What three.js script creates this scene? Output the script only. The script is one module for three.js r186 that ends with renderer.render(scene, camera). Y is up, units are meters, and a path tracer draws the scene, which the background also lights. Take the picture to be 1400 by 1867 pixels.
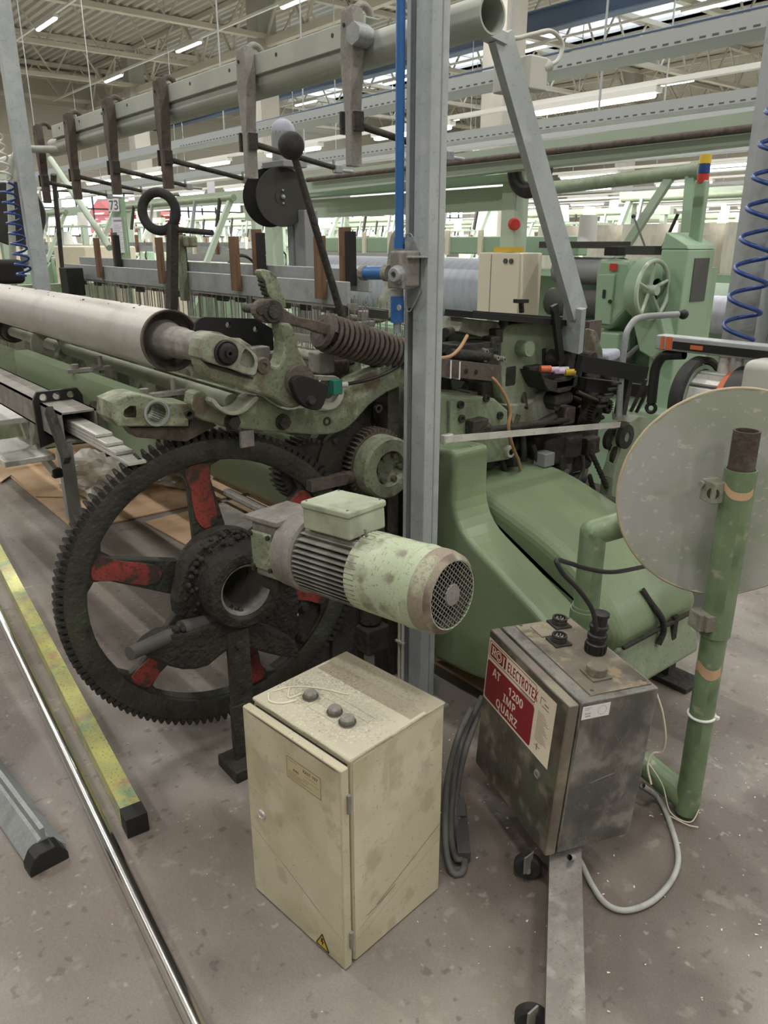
import * as THREE from 'three';
import { RoundedBoxGeometry } from 'three/addons/geometries/RoundedBoxGeometry.js';
import { mergeGeometries, toCreasedNormals } from 'three/addons/utils/BufferGeometryUtils.js';
import { RectAreaLightUniformsLib } from 'three/addons/lights/RectAreaLightUniformsLib.js';
RectAreaLightUniformsLib.init();

// ---------- camera, sky, exposure ----------
const scene = new THREE.Scene();
const camera = new THREE.PerspectiveCamera(67.39, 1400 / 1867, 0.05, 200);
camera.position.set(0, 1.55, 0);
camera.lookAt(-0.7330, 1.55 - 0.3322, -0.5936);
scene.background = new THREE.Color(0.78, 0.89, 1.0);
scene.backgroundIntensity = 1.6;
const renderer = new THREE.WebGLRenderer({ antialias: true });
renderer.toneMapping = THREE.LinearToneMapping;
renderer.toneMappingExposure = 1.7;
renderer.shadowMap.enabled = true;
const LAMP_HIGH = 150, LAMP_LOW = 110, GLOW = 4;      // luminance of the roof lamps, of the lamps hung low over the looms, and what the eye sees of a tube
const lampColor = new THREE.Color(1.0, 0.965, 0.92);
function lampLight(parent, w, h, pos, power) {         // an area light just below a lamp's glowing face, shining down
  const l = new THREE.RectAreaLight(lampColor, power, w, h);
  l.position.set(...pos); l.rotation.x = -Math.PI / 2; parent.add(l); return l;
}

// ---------- helpers ----------
let seed = 7;
const rnd = (a = 1, b) => { seed = (seed * 1664525 + 1013904223) >>> 0; const t = seed / 4294967296; return b === undefined ? t * a : a + t * (b - a); };
const V = (a) => new THREE.Vector3(a[0], a[1], a[2]);
const PI = Math.PI;
const taken = new Map();
function numbered(n) { const k = taken.get(n) || 0; taken.set(n, k + 1); return k ? n + '_' + String(k).padStart(3, '0') : n; }
function uvm(g) {                                      // box-projected texture coordinates in metres
  g = g.index ? g.toNonIndexed() : g;
  const p = g.attributes.position, uv = new Float32Array(p.count * 2), a = new THREE.Vector3(), b = new THREE.Vector3(), c = new THREE.Vector3();
  for (let i = 0; i < p.count; i += 3) {
    a.fromBufferAttribute(p, i); b.fromBufferAttribute(p, i + 1).sub(a); c.fromBufferAttribute(p, i + 2).sub(a); b.cross(c);
    const x = Math.abs(b.x), y = Math.abs(b.y), z = Math.abs(b.z), k = y >= x && y >= z ? 1 : x >= z ? 0 : 2;
    for (let j = i; j < i + 3; j++) { uv[j * 2] = k === 0 ? p.getZ(j) : p.getX(j); uv[j * 2 + 1] = k === 1 ? p.getZ(j) : p.getY(j); }
  }
  g.setAttribute('uv', new THREE.BufferAttribute(uv, 2));
  for (const n of Object.keys(g.attributes)) if (!['position', 'normal', 'uv'].includes(n)) g.deleteAttribute(n);
  return g;
}
const place = (g, pos, rot) => { if (rot) g.applyMatrix4(new THREE.Matrix4().makeRotationFromEuler(new THREE.Euler(rot[0], rot[1], rot[2], 'YXZ'))); if (pos) g.translate(...pos); return g; };
const bx = (c, s, rot) => place(new THREE.BoxGeometry(...s), c, rot);                                   // box: centre, size
const rb = (c, s, r = 0.004, rot, n = 1) => place(new RoundedBoxGeometry(s[0], s[1], s[2], n, Math.min(r, s[0] * 0.49, s[1] * 0.49, s[2] * 0.49)), c, rot);
function along(g, a, d) {                               // turn +y onto the direction d and move to a
  return g.applyQuaternion(new THREE.Quaternion().setFromUnitVectors(new THREE.Vector3(0, 1, 0), d.clone().normalize())).translate(a.x, a.y, a.z);
}
function rod(a, b, r, r2 = r, n = 16, open = false) {
  a = V(a); b = V(b); const d = b.clone().sub(a), l = d.length();
  return along(new THREE.CylinderGeometry(r2, r, l, n, 1, open).translate(0, l / 2, 0), a, d);
}
const hex = (a, b, r) => rod(a, b, r, r, 6);
function beam(a, b, w, h, roll = 0) {                    // square bar from a to b: w across, h upright
  a = V(a); b = V(b); const d = b.clone().sub(a), l = d.length(), g = new THREE.BoxGeometry(w, h, l);
  if (roll) g.rotateZ(roll);
  const m = new THREE.Matrix4().lookAt(b, a, Math.abs(d.y) > 0.98 * l ? new THREE.Vector3(1, 0, 0) : new THREE.Vector3(0, 1, 0));
  return g.applyMatrix4(m).translate((a.x + b.x) / 2, (a.y + b.y) / 2, (a.z + b.z) / 2);
}
function tube(pts, r, n = 40, m = 8, closed = false, tension = 0.5) {
  return new THREE.TubeGeometry(new THREE.CatmullRomCurve3(pts.map(V), closed, 'catmullrom', tension), n, r, m, closed);
}
function ball(c, r, n = 16, s) { const g = new THREE.SphereGeometry(r, n, Math.ceil(n * 0.7)); if (s) g.scale(...s); return g.translate(...c); }
function turned(profile, a, d, n = 32) { return along(toCreasedNormals(new THREE.LatheGeometry(profile.map((p) => new THREE.Vector2(p[0], p[1])), n), 0.6), V(a), V(d)); }   // profile of [radius, height]
function ringShape(o, holes = []) {
  const s = new THREE.Shape(o.map((p) => new THREE.Vector2(p[0], p[1])));
  for (const h of holes) { const q = new THREE.Path(); if (h.length === 3 && typeof h[0] === 'number') q.absarc(h[0], h[1], h[2], 0, PI * 2, true); else h.forEach((p, i) => (i ? q.lineTo(p[0], p[1]) : q.moveTo(p[0], p[1]))); s.holes.push(q); }
  return s;
}
function extr(o, depth, holes, bevel = 0.003, steps = 1) {
  return new THREE.ExtrudeGeometry(o instanceof THREE.Shape ? o : ringShape(o, holes), { depth: Math.max(depth - 2 * bevel, 0.0005), bevelEnabled: bevel > 0, bevelThickness: bevel, bevelSize: bevel, bevelOffset: -bevel, bevelSegments: 2, curveSegments: 14, steps }).translate(0, 0, bevel);
}
const smooth = (o, n = 3, closed = true) => new THREE.CatmullRomCurve3(o.map((p) => new THREE.Vector3(p[0], p[1], 0)), closed, 'centripetal').getPoints(o.length * n).slice(0, closed ? -1 : undefined).map((p) => [p.x, p.y]);
// flat plates cut to an outline: in the plane across the loom (zy), along it (xy) or lying (xz)
const plateZY = (o, x0, x1, holes = [], bevel) => extr(o.map((p) => [-p[0], p[1]]), x1 - x0, holes.map((h) => (typeof h[0] === 'number' ? [-h[0], h[1], h[2]] : h.map((p) => [-p[0], p[1]]))), bevel).rotateY(PI / 2).translate(x0, 0, 0);
const plateXY = (o, z0, z1, holes = [], bevel) => extr(o, z1 - z0, holes, bevel).translate(0, 0, z0);
const plateXZ = (o, y0, y1, holes = [], bevel) => extr(o.map((p) => [p[0], -p[1]]), y1 - y0, holes.map((h) => (typeof h[0] === 'number' ? [h[0], -h[1], h[2]] : h.map((p) => [p[0], -p[1]]))), bevel).rotateX(-PI / 2).translate(0, y0, 0);
function arc(cx, cy, r, a0, a1, n = 12) { const o = []; for (let i = 0; i <= n; i++) { const a = a0 + ((a1 - a0) * i) / n; o.push([cx + r * Math.cos(a), cy + r * Math.sin(a)]); } return o; }
function gearShape(r, teeth, depth, bore, fill = 0.5) {
  const o = [], f = (PI * 2) / teeth;
  for (let i = 0; i < teeth; i++) { const a = i * f; o.push([r - depth, a], [r - depth, a + f * (1 - fill) * 0.5], [r, a + f * (0.5 - fill * 0.26)], [r, a + f * (0.5 + fill * 0.26)], [r - depth, a + f * (0.5 + fill * 0.5)]); }
  return ringShape(o.map(([q, a]) => [q * Math.cos(a), q * Math.sin(a)]), bore ? [[0, 0, bore]] : []);
}
const gearX = (c, r, teeth, depth, w, bore, fill) => extr(gearShape(r, teeth, depth, bore, fill), w, [], 0.001).rotateY(PI / 2).translate(c[0], c[1], c[2]);
function coil(a, b, R, r, turns, n = 14, m = 7) {
  a = V(a); b = V(b); const d = b.clone().sub(a), l = d.length(), pts = [];
  for (let i = 0; i <= turns * n; i++) { const t = (i / n) * PI * 2; pts.push(new THREE.Vector3(R * Math.cos(t), (l * i) / (turns * n), R * Math.sin(t))); }
  return along(new THREE.TubeGeometry(new THREE.CatmullRomCurve3(pts), turns * n, r, m), a, d);
}
function thing(name, label, category, pos = [0, 0, 0], group, yaw = 0) {
  const o = new THREE.Group(); o.name = numbered(name); o.position.set(...pos); o.rotation.y = yaw; scene.add(o); o.updateMatrixWorld(true);
  o.userData = { label, category }; if (group) o.userData.group = group; return o;
}
function mesh(g, m) { const o = new THREE.Mesh(g, m); o.castShadow = o.receiveShadow = true; return o; }
function mk(name, geos, m, parent, label, local = false) {          // one named part; geometries are given in world coordinates unless local
  geos = (Array.isArray(geos) ? geos : [geos]).map((g) => (g.userData.uvKeep ? (g.index ? g.toNonIndexed() : g) : uvm(g)));
  const g = geos.length > 1 ? mergeGeometries(geos) : geos[0];
  if (!local && parent) { parent.updateWorldMatrix(true, false); g.applyMatrix4(parent.matrixWorld.clone().invert()); }
  const o = mesh(g, m); o.name = parent ? name : numbered(name); (parent || scene).add(o);
  if (label) o.userData.label = label; return o;
}
const mkl = (name, geos, m, parent, label) => mk(name, geos, m, parent, label, true);
function one(name, label, category, geos, m, group) {                // a thing that is a single mesh
  const g = Array.isArray(geos) ? geos : [geos], c = new THREE.Box3();
  for (const q of g) { q.computeBoundingBox(); c.union(q.boundingBox); }
  const p = c.getCenter(new THREE.Vector3()); p.y = c.min.y;
  const o = mk(name, g, m, null); o.geometry.translate(-p.x, -p.y, -p.z); o.position.copy(p);
  o.userData = { label, category }; if (group) o.userData.group = group; return o;
}
function struct(name, geos, m) { const o = mk(name, geos, m, null); o.userData.kind = 'structure'; return o; }
function copyOf(o, pos, label, yaw = 0) { const c = o.clone(); c.name = numbered(o.name.replace(/_\d+$/, '')); c.userData = { ...o.userData }; if (label) c.userData.label = label; c.position.set(...pos); c.rotation.y = yaw; scene.add(c); return c; }
const flat = (w, h) => { const g = new THREE.PlaneGeometry(w, h); g.userData.uvKeep = true; return g; };

// ---------- procedural textures and materials ----------
const lat = new Float32Array(4096); { let s = 99; for (let i = 0; i < 4096; i++) { s = (s * 1664525 + 1013904223) >>> 0; lat[i] = s / 4294967296; } }
function vnoise(u, v, f, s) {                                        // tileable value noise, u and v in 0..1, f cells per tile
  const x = u * f, y = v * f, x0 = Math.floor(x), y0 = Math.floor(y), fx = x - x0, fy = y - y0, a = fx * fx * (3 - 2 * fx), b = fy * fy * (3 - 2 * fy);
  const h = (i, j) => lat[(((i % f) + f) % f * 131 + ((j % f) + f) % f * 517 + s * 977) & 4095];
  return (h(x0, y0) * (1 - a) + h(x0 + 1, y0) * a) * (1 - b) + (h(x0, y0 + 1) * (1 - a) + h(x0 + 1, y0 + 1) * a) * b;
}
function fbm(u, v, f, o, s) { let t = 0, k = 0.5, n = 0; for (let i = 0; i < o; i++) { t += k * vnoise(u, v, f, s + i); n += k; k *= 0.5; f *= 2; } return t / n; }
const sst = (a, b, x) => { x = Math.min(1, Math.max(0, (x - a) / (b - a))); return x * x * (3 - 2 * x); };
const rgb = (h) => [(h >> 16) & 255, (h >> 8) & 255, h & 255];
// layers: [colour, cells per tile (or [across, up]), octaves, from, to, amount]
function tex(size, metres, base, layers, grain = 6, s0 = 0, soft = 1) {
  const d = new Uint8Array(size * size * 4), B = rgb(base), Ls = layers.map((l, i) => ({ c: rgb(l[0]), f: l[1], o: l[2], a: l[3], b: l[4], k: l[5], s: s0 + 11 * i + 3 })).map((l) => (l.f >= 20 ? { ...l, f: Math.min(l.f * 3, 170), k: l.k * 0.55 } : { ...l, a: l.a - 0.06 * soft, b: l.b + 0.1 * soft, k: l.k * (1 - 0.15 * soft), o: Math.min(l.o + 2, 6) }));
  for (let y = 0, i = 0; y < size; y++) for (let x = 0; x < size; x++, i += 4) {
    const u = x / size, v = y / size; let r = B[0], g = B[1], b = B[2];
    for (const l of Ls) { const n = Array.isArray(l.f) ? fbm((u * l.f[0]) % 1, (v * l.f[1]) % 1, 8, l.o, l.s) : fbm(u, v, l.f, l.o, l.s), t = sst(l.a, l.b, n) * l.k; r += (l.c[0] - r) * t; g += (l.c[1] - g) * t; b += (l.c[2] - b) * t; }
    const q = (lat[(x * 73 + y * 1571 + ((x * y) >> 3)) & 4095] - 0.5) * grain;
    d[i] = Math.max(0, Math.min(255, r + q)); d[i + 1] = Math.max(0, Math.min(255, g + q)); d[i + 2] = Math.max(0, Math.min(255, b + q)); d[i + 3] = 255;
  }
  const t = new THREE.DataTexture(d, size, size); t.colorSpace = THREE.SRGBColorSpace; t.wrapS = t.wrapT = THREE.RepeatWrapping; t.magFilter = THREE.LinearFilter; t.repeat.set(1 / metres, 1 / metres); t.needsUpdate = true; return t;
}
function greyTex(size, metres, fn) {
  const d = new Uint8Array(size * size * 4);
  for (let y = 0, i = 0; y < size; y++) for (let x = 0; x < size; x++, i += 4) { const q = Math.max(0, Math.min(255, fn(x / size, y / size) * 255)); d[i] = d[i + 1] = d[i + 2] = q; d[i + 3] = 255; }
  const t = new THREE.DataTexture(d, size, size); t.wrapS = t.wrapT = THREE.RepeatWrapping; t.magFilter = THREE.LinearFilter; t.repeat.set(1 / metres, 1 / metres); t.needsUpdate = true; return t;
}
const bumpRough = greyTex(256, 0.25, (u, v) => fbm(u, v, 24, 4, 5));
const std = (p) => new THREE.MeshStandardMaterial(p);
const mtex = (t, rough, metal = 0, bump = 0) => std({ map: t, roughness: rough, metalness: metal, ...(bump ? { bumpMap: bumpRough, bumpScale: bump } : {}) });
const plain = (c, rough = 0.6, metal = 0) => std({ color: c, roughness: rough, metalness: metal });
const M = {
  green: mtex(tex(512, 0.8, 0x86937c, [[0x7c8c6e, 4, 4, 0.4, 0.7, 0.6], [0x5c6350, 9, 5, 0.58, 0.8, 0.7], [0xaab59b, 14, 4, 0.6, 0.8, 0.5], [0x4a4a3c, 40, 3, 0.7, 0.82, 0.8]]), 0.5, 0, 0.0006),
  hood: mtex(tex(512, 1.2, 0x7c8d6e, [[0x708264, 3, 4, 0.4, 0.7, 0.7], [0x97a47c, 5, 4, 0.55, 0.8, 0.6], [0x5f7257, 60, 2, 0.74, 0.86, 0.6]], 4, 40), 0.36, 0, 0.0003),
  castGreen: mtex(tex(512, 0.6, 0x79826b, [[0x666c59, 5, 4, 0.4, 0.65, 0.8], [0x584e3f, 8, 5, 0.5, 0.68, 0.9], [0xaab09c, 11, 4, 0.58, 0.75, 0.7], [0x3c3931, 30, 3, 0.66, 0.8, 0.8]], 10, 80, 0.3), 0.7, 0, 0.002),
  dustGreen: mtex(tex(256, 0.5, 0x93978a, [[0x7b836f, 5, 4, 0.45, 0.7, 0.8], [0x6b6355, 7, 5, 0.54, 0.7, 0.8], [0x6a6a5c, 20, 3, 0.6, 0.8, 0.6]], 12, 90), 0.85, 0, 0.002),
  motorGreen: mtex(tex(512, 0.5, 0xacb89c, [[0x9aa88a, 4, 4, 0.4, 0.7, 0.6], [0x6d6a5c, 12, 5, 0.66, 0.76, 0.9], [0xc3cbb4, 9, 4, 0.6, 0.8, 0.5], [0x4d433a, 40, 3, 0.7, 0.8, 0.8]], 6, 120), 0.5, 0, 0.0006),
  tieGreen: mtex(tex(256, 0.5, 0xa4ab96, [[0x8c937f, 5, 4, 0.45, 0.7, 0.8]], 8, 92), 0.6), loomGreen: plain(0x8ca68c, 0.5), paleGreen: plain(0xa6b5a4, 0.5), railGrey: mtex(tex(512, 0.8, 0xa7aca3, [[0x979c93, 4, 4, 0.4, 0.7, 0.7], [0xb8bcb4, 8, 4, 0.5, 0.75, 0.6]], 6, 74), 0.55, 0.1),
  rust: mtex(tex(256, 0.4, 0x57504a, [[0x6c6056, 6, 4, 0.45, 0.7, 0.8], [0x3a312b, 10, 4, 0.5, 0.75, 0.8], [0x7d7468, 22, 3, 0.62, 0.8, 0.6]], 12, 20), 0.8, 0.1, 0.002),
  iron: mtex(tex(256, 0.4, 0x36342f, [[0x4c4941, 5, 4, 0.45, 0.7, 0.8], [0x22211f, 9, 4, 0.5, 0.75, 0.8], [0x6d6a60, 30, 3, 0.68, 0.82, 0.6]], 10, 31), 0.75, 0.15, 0.003),
  gear: mtex(tex(256, 0.5, 0x33332c, [[0x3f4437, 4, 4, 0.4, 0.65, 0.9], [0x24221f, 10, 4, 0.5, 0.75, 0.8], [0x5c574b, 34, 3, 0.68, 0.82, 0.5]], 10, 33), 0.62, 0.1, 0.003),
  grime: mtex(tex(256, 0.4, 0x2b2924, [[0x3d3a34, 6, 4, 0.45, 0.7, 0.8], [0x191816, 9, 4, 0.5, 0.75, 0.8], [0x5a564d, 38, 3, 0.66, 0.8, 0.6]], 14, 37), 0.9, 0, 0.006),
  redPaint: mtex(tex(256, 0.35, 0x8e3a33, [[0x6f302b, 5, 4, 0.4, 0.7, 0.8], [0x33302a, 7, 5, 0.46, 0.58, 0.95], [0x2d2c27, 30, 3, 0.55, 0.72, 0.9]], 10, 51, 0.2), 0.6, 0, 0.001),
  black: plain(0x1d1d1d, 0.5), blackMatt: plain(0x1a1a1a, 0.85), rubber: mtex(tex(256, 0.3, 0x2a2a2a, [[0x3c3b38, 8, 4, 0.5, 0.75, 0.8]], 8, 60), 0.8),
  dark: plain(0x33322e, 0.7), darkGrey: plain(0x4b4b48, 0.65),
  galv: mtex(tex(512, 0.5, 0x9a9fa0, [[0x8a8f91, 5, 4, 0.42, 0.65, 0.8], [0xb0b4b3, 26, 2, 0.5, 0.7, 0.6], [0x7c7f7d, 8, 5, 0.6, 0.8, 0.7]], 8, 70), 0.5, 0.2),
  dustSteel: mtex(tex(512, 0.5, 0x8e8c86, [[0x75726b, 5, 4, 0.42, 0.65, 0.8], [0xa6a49d, 16, 3, 0.5, 0.7, 0.7], [0x5c5850, 30, 3, 0.64, 0.8, 0.7]], 12, 75), 0.7, 0.25, 0.001),
  alu: mtex(tex(512, 0.5, 0xacb1b3, [[0xa0a5a8, [1, 0.25], 4, 0.4, 0.65, 0.8], [0x94989a, 10, 4, 0.6, 0.8, 0.7]], 5, 72), 0.45, 0.2),
  aluPost: mtex(tex(512, 0.6, 0xa9b0b2, [[0x99a0a3, 4, 4, 0.4, 0.65, 0.8], [0xbcc2c2, 9, 4, 0.5, 0.7, 0.6], [0x858a8a, 20, 4, 0.64, 0.8, 0.7]], 6, 73), 0.55, 0.1, 0.0004),
  bright: mtex(tex(256, 0.5, 0xcfcfca, [[0xbab9b3, 8, 4, 0.45, 0.7, 0.8], [0x8d8a84, 24, 3, 0.64, 0.8, 0.7]], 8, 77), 0.35, 0.25),
  chrome: std({ color: 0xdcdcda, roughness: 0.2, metalness: 1 }),
  gold: mtex(tex(512, 0.4, 0xc6c583, [[0xd9d985, 4, 4, 0.42, 0.65, 0.9], [0xc98f86, 5, 4, 0.6, 0.75, 0.6], [0x7fae9b, 7, 4, 0.62, 0.78, 0.6], [0x77704a, 26, 4, 0.62, 0.75, 0.8]], 8, 79, 0.5), 0.33, 0.4),
  roller: mtex(tex(512, 0.8, 0xb3afa9, [[0x9f9a93, 6, 5, 0.42, 0.66, 0.8], [0xbab8b5, 9, 4, 0.5, 0.7, 0.6], [0x6f6a62, 50, 2, 0.76, 0.86, 0.8]], 8, 83), 0.42, 0.3, 0.0004),
  cabinet: mtex(tex(512, 0.6, 0xc2bca4, [[0xb3ac93, 4, 5, 0.42, 0.7, 0.7], [0xd0cab0, 6, 4, 0.55, 0.75, 0.5], [0x6f6a5a, 34, 4, 0.7, 0.78, 0.75]], 5, 101), 0.5),
  cabinetTop: mtex(tex(512, 0.42, 0xb5b09c, [[0xd6d1bd, 4, 5, 0.46, 0.62, 0.9], [0x8d8672, 5, 5, 0.56, 0.72, 0.8], [0x55504a, 26, 4, 0.62, 0.76, 0.6]], 14, 105), 0.8),
  darkBox: mtex(tex(512, 0.5, 0x74736e, [[0x8c8b84, 4, 5, 0.45, 0.68, 0.8], [0x403f3b, 5, 4, 0.52, 0.7, 0.8], [0x8f8a7d, 9, 5, 0.6, 0.74, 0.6], [0x2e2c2a, 30, 3, 0.66, 0.8, 0.6]], 12, 131, 0.25), 0.5, 0.12),
  darkDoor: mtex(tex(512, 0.5, 0x71695d, [[0x58524a, 4, 4, 0.45, 0.66, 0.8], [0x8d8675, 6, 5, 0.54, 0.7, 0.8], [0x525a4c, 4, 4, 0.58, 0.72, 0.7]], 12, 137, 0.2), 0.45, 0.1),
  boxTop: mtex(tex(512, 0.4, 0x6a6459, [[0x8b8373, 6, 5, 0.48, 0.66, 0.9], [0x4b463f, 5, 4, 0.55, 0.72, 0.8], [0xa3906a, 14, 4, 0.62, 0.74, 0.6]], 16, 139, 0.3), 0.8),
  disc: mtex(tex(512, 0.7, 0xadb0ac, [[0x9aa392, 4, 4, 0.46, 0.66, 0.8], [0x6f8a58, 3, 5, 0.6, 0.74, 0.7], [0xaeb0aa, 8, 4, 0.55, 0.75, 0.6], [0xd2d2cb, 20, 4, 0.7, 0.76, 0.9]], 6, 151, 0), 0.35, 0.1),
  poleGreen: mtex(tex(512, 0.4, 0x6c8061, [[0x7a8e6e, 4, 4, 0.45, 0.68, 0.8], [0x55684c, 7, 4, 0.55, 0.75, 0.8], [0xa9a78a, 12, 5, 0.68, 0.76, 0.7]], 8, 157, 0.5), 0.4),
  wood: mtex(tex(256, 0.3, 0x6f543d, [[0x553f2c, [4, 0.5], 4, 0.45, 0.7, 0.8], [0x826247, [3, 0.4], 4, 0.5, 0.75, 0.6]], 8, 161), 0.7),
  ply: mtex(tex(512, 1.2, 0xc2a485, [[0xb08e6b, [2, 0.3], 4, 0.42, 0.7, 0.8], [0xd0b595, 3, 4, 0.5, 0.75, 0.6], [0x8a6b4c, 8, 4, 0.62, 0.8, 0.6]], 6, 163), 0.7),
  blue: mtex(tex(256, 0.3, 0x2c63a3, [[0x3a74b8, 5, 4, 0.45, 0.7, 0.8], [0x6f88a0, 30, 3, 0.68, 0.8, 0.7]], 6, 165), 0.4),
  navy: plain(0x23407e, 0.35), blueSteel: plain(0x4c5f78, 0.5), white: plain(0xdcdcd8, 0.55), paper: plain(0xdcdde6, 0.8), cream: plain(0xd6cfbb, 0.6), yarn: mtex(tex(256, 0.4, 0xe2ddd2, [[0xcfc8ba, [2, 0.5], 3, 0.4, 0.7, 0.8]], 6, 167), 0.95),
  cloth: mtex(tex(256, 0.5, 0xa4a8b3, [[0x959aa6, [3, 0.6], 4, 0.4, 0.7, 0.8]], 8, 169), 0.9),
  orange: plain(0xc9683f, 0.5), cableOrange: plain(0xa98562, 0.6), yellow: plain(0xc9a832, 0.5), red: plain(0xb5352d, 0.5), teal: plain(0x1f6a5a, 0.5), pink: plain(0xc9b4cf, 0.6),
  lightGrey: plain(0xb9bab2, 0.5), midGrey: plain(0x86888a, 0.55), cableGrey: mtex(tex(256, 0.2, 0xa7a9a4, [[0x8d8f8b, 6, 4, 0.45, 0.7, 0.8]], 8, 171), 0.6),
  wall: mtex(tex(512, 6, 0xb0ac9f, [[0xa7a396, 3, 4, 0.4, 0.7, 0.7]], 3, 181), 0.85), concrete: mtex(tex(256, 2, 0xa5a39b, [[0x98968e, 3, 5, 0.4, 0.7, 0.7]], 6, 183), 0.85), deck: plain(0xb2afa5, 0.55, 0), truss: plain(0xbdb8aa, 0.6), tray: plain(0x9fa3a4, 0.5, 0.15),
  film: new THREE.MeshPhysicalMaterial({ color: 0xd8d6cc, roughness: 0.35, transmission: 0.55, thickness: 0, side: THREE.DoubleSide }),
  glass: new THREE.MeshPhysicalMaterial({ color: 0xffffff, roughness: 0.02, transmission: 1, thickness: 0 }),
  glow: std({ color: 0xffffff, emissive: new THREE.Color(1, 0.98, 0.94), emissiveIntensity: GLOW, roughness: 0.5 }),
};
function patina(w, h, ppm, base, layers, marks, rough = 0.5, s0 = 300, metal = 0) {   // worn paint of one panel: cloudy wear, then scratches and smears drawn one by one (millimetres)
  const W = Math.round(w * ppm), H = Math.round(h * ppm), c = document.createElement('canvas'); c.width = W; c.height = H; const x = c.getContext('2d'), im = x.createImageData(W, H), B = rgb(base), q = Math.max(w, h);
  for (let j = 0, i = 0; j < H; j++) for (let k = 0; k < W; k++, i += 4) {
    const u = k / ppm / q, v = j / ppm / q; let r = B[0], g = B[1], b = B[2];
    layers.forEach((l, n) => { const C = rgb(l[0]), t = sst(l[3], l[4], fbm((u * (l[6] || 1)) % 1, v % 1, l[1], l[2], s0 + n * 13)) * l[5]; r += (C[0] - r) * t; g += (C[1] - g) * t; b += (C[2] - b) * t; });
    const e = (lat[(k * 73 + j * 1571 + ((k * j) >> 3)) & 4095] - 0.5) * 8; im.data[i] = r + e; im.data[i + 1] = g + e; im.data[i + 2] = b + e; im.data[i + 3] = 255;
  }
  x.putImageData(im, 0, 0); x.scale(ppm / 1000, ppm / 1000); x.lineCap = 'round';
  marks(x, (x1, y1, x2, y2, wd, col) => { x.strokeStyle = col; x.lineWidth = wd; x.beginPath(); x.moveTo(x1, y1); x.quadraticCurveTo((x1 + x2) / 2 + rnd(-3, 3), (y1 + y2) / 2 + rnd(-3, 3), x2, y2); x.stroke(); });
  const t = new THREE.CanvasTexture(c); t.colorSpace = THREE.SRGBColorSpace; t.magFilter = THREE.LinearFilter; return std({ map: t, roughness: rough, metalness: metal });
}
function decal(w, h, px, draw, rough = 0.6) {                         // a flat print of w x h metres
  const c = document.createElement('canvas'); c.width = Math.round(w * px); c.height = Math.round(h * px); const x = c.getContext('2d'); x.scale(px / 1000, px / 1000); draw(x);
  const t = new THREE.CanvasTexture(c); t.colorSpace = THREE.SRGBColorSpace; t.magFilter = THREE.LinearFilter;
  return std({ map: t, roughness: rough, transparent: false });
}

// ---------- the hall ----------
const ORD = ['first', 'second', 'third', 'fourth', 'fifth', 'sixth', 'seventh', 'eighth', 'ninth', 'tenth', 'eleventh', 'twelfth'];
const X0 = -36, X1 = 9, Z0 = -44, Z1 = 9, DECK = 8.3;
M.floor = mtex(tex(2048, 4.2, 0x817a73, [[0x6f6761, 3, 5, 0.4, 0.62, 0.8], [0x958f87, 6, 5, 0.5, 0.7, 0.75], [0x554e48, 5, 6, 0.54, 0.7, 0.7], [0x6c5f54, 4, 5, 0.56, 0.7, 0.35], [0x8f8a83, 14, 6, 0.5, 0.66, 0.5], [0xa9a49c, 30, 5, 0.66, 0.8, 0.5], [0x3f3a36, 60, 4, 0.71, 0.8, 0.6], [0xc2bfb8, 110, 3, 0.78, 0.86, 0.7]], 12, 191, 0), 0.5, 0, 0.0006);
struct('floor', [bx([(X0 + X1) / 2, -0.15, (Z0 + Z1) / 2], [X1 - X0 + 0.6, 0.3, Z1 - Z0 + 0.6])], M.floor);
{ // roof: trapezoidal sheet deck with ribs along the looms, and one long rooflight
  const strip = (z0, z1) => {
    const pts = [], p = 0.3; for (let z = z0; z < z1 - 0.01; z += p) pts.push([z, DECK], [z + 0.12, DECK], [z + 0.16, DECK + 0.08], [z + 0.26, DECK + 0.08]);
    const o = pts.concat([[z1, DECK + 0.08], [z1, DECK + 0.2], [z0, DECK + 0.2]]);
    return plateZY(o, X0 - 0.3, X1 + 0.3, [], 0);
  };
  struct('ceiling', [strip(Z0 - 0.3, -25.9), strip(-22.7, Z1 + 0.3)], M.deck);
  struct('trim_1', [bx([(X0 + X1) / 2, DECK + 0.15, -25.95], [X1 - X0, 0.3, 0.1]), bx([(X0 + X1) / 2, DECK + 0.15, -22.65], [X1 - X0, 0.3, 0.1])], M.white);
  const sk = struct('window_1', [bx([(X0 + X1) / 2, DECK + 0.32, -24.3], [X1 - X0, 0.02, 3.3])], M.glass);
  for (let x = X0 + 1.2; x < X1; x += 2.4) mk('glazing_bar', bx([x, DECK + 0.28, -24.3], [0.1, 0.1, 3.3]), M.white, sk);
  mk('glazing_bar', bx([(X0 + X1) / 2, DECK + 0.27, -24.3], [X1 - X0, 0.08, 0.08]), M.white, sk);
}
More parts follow.
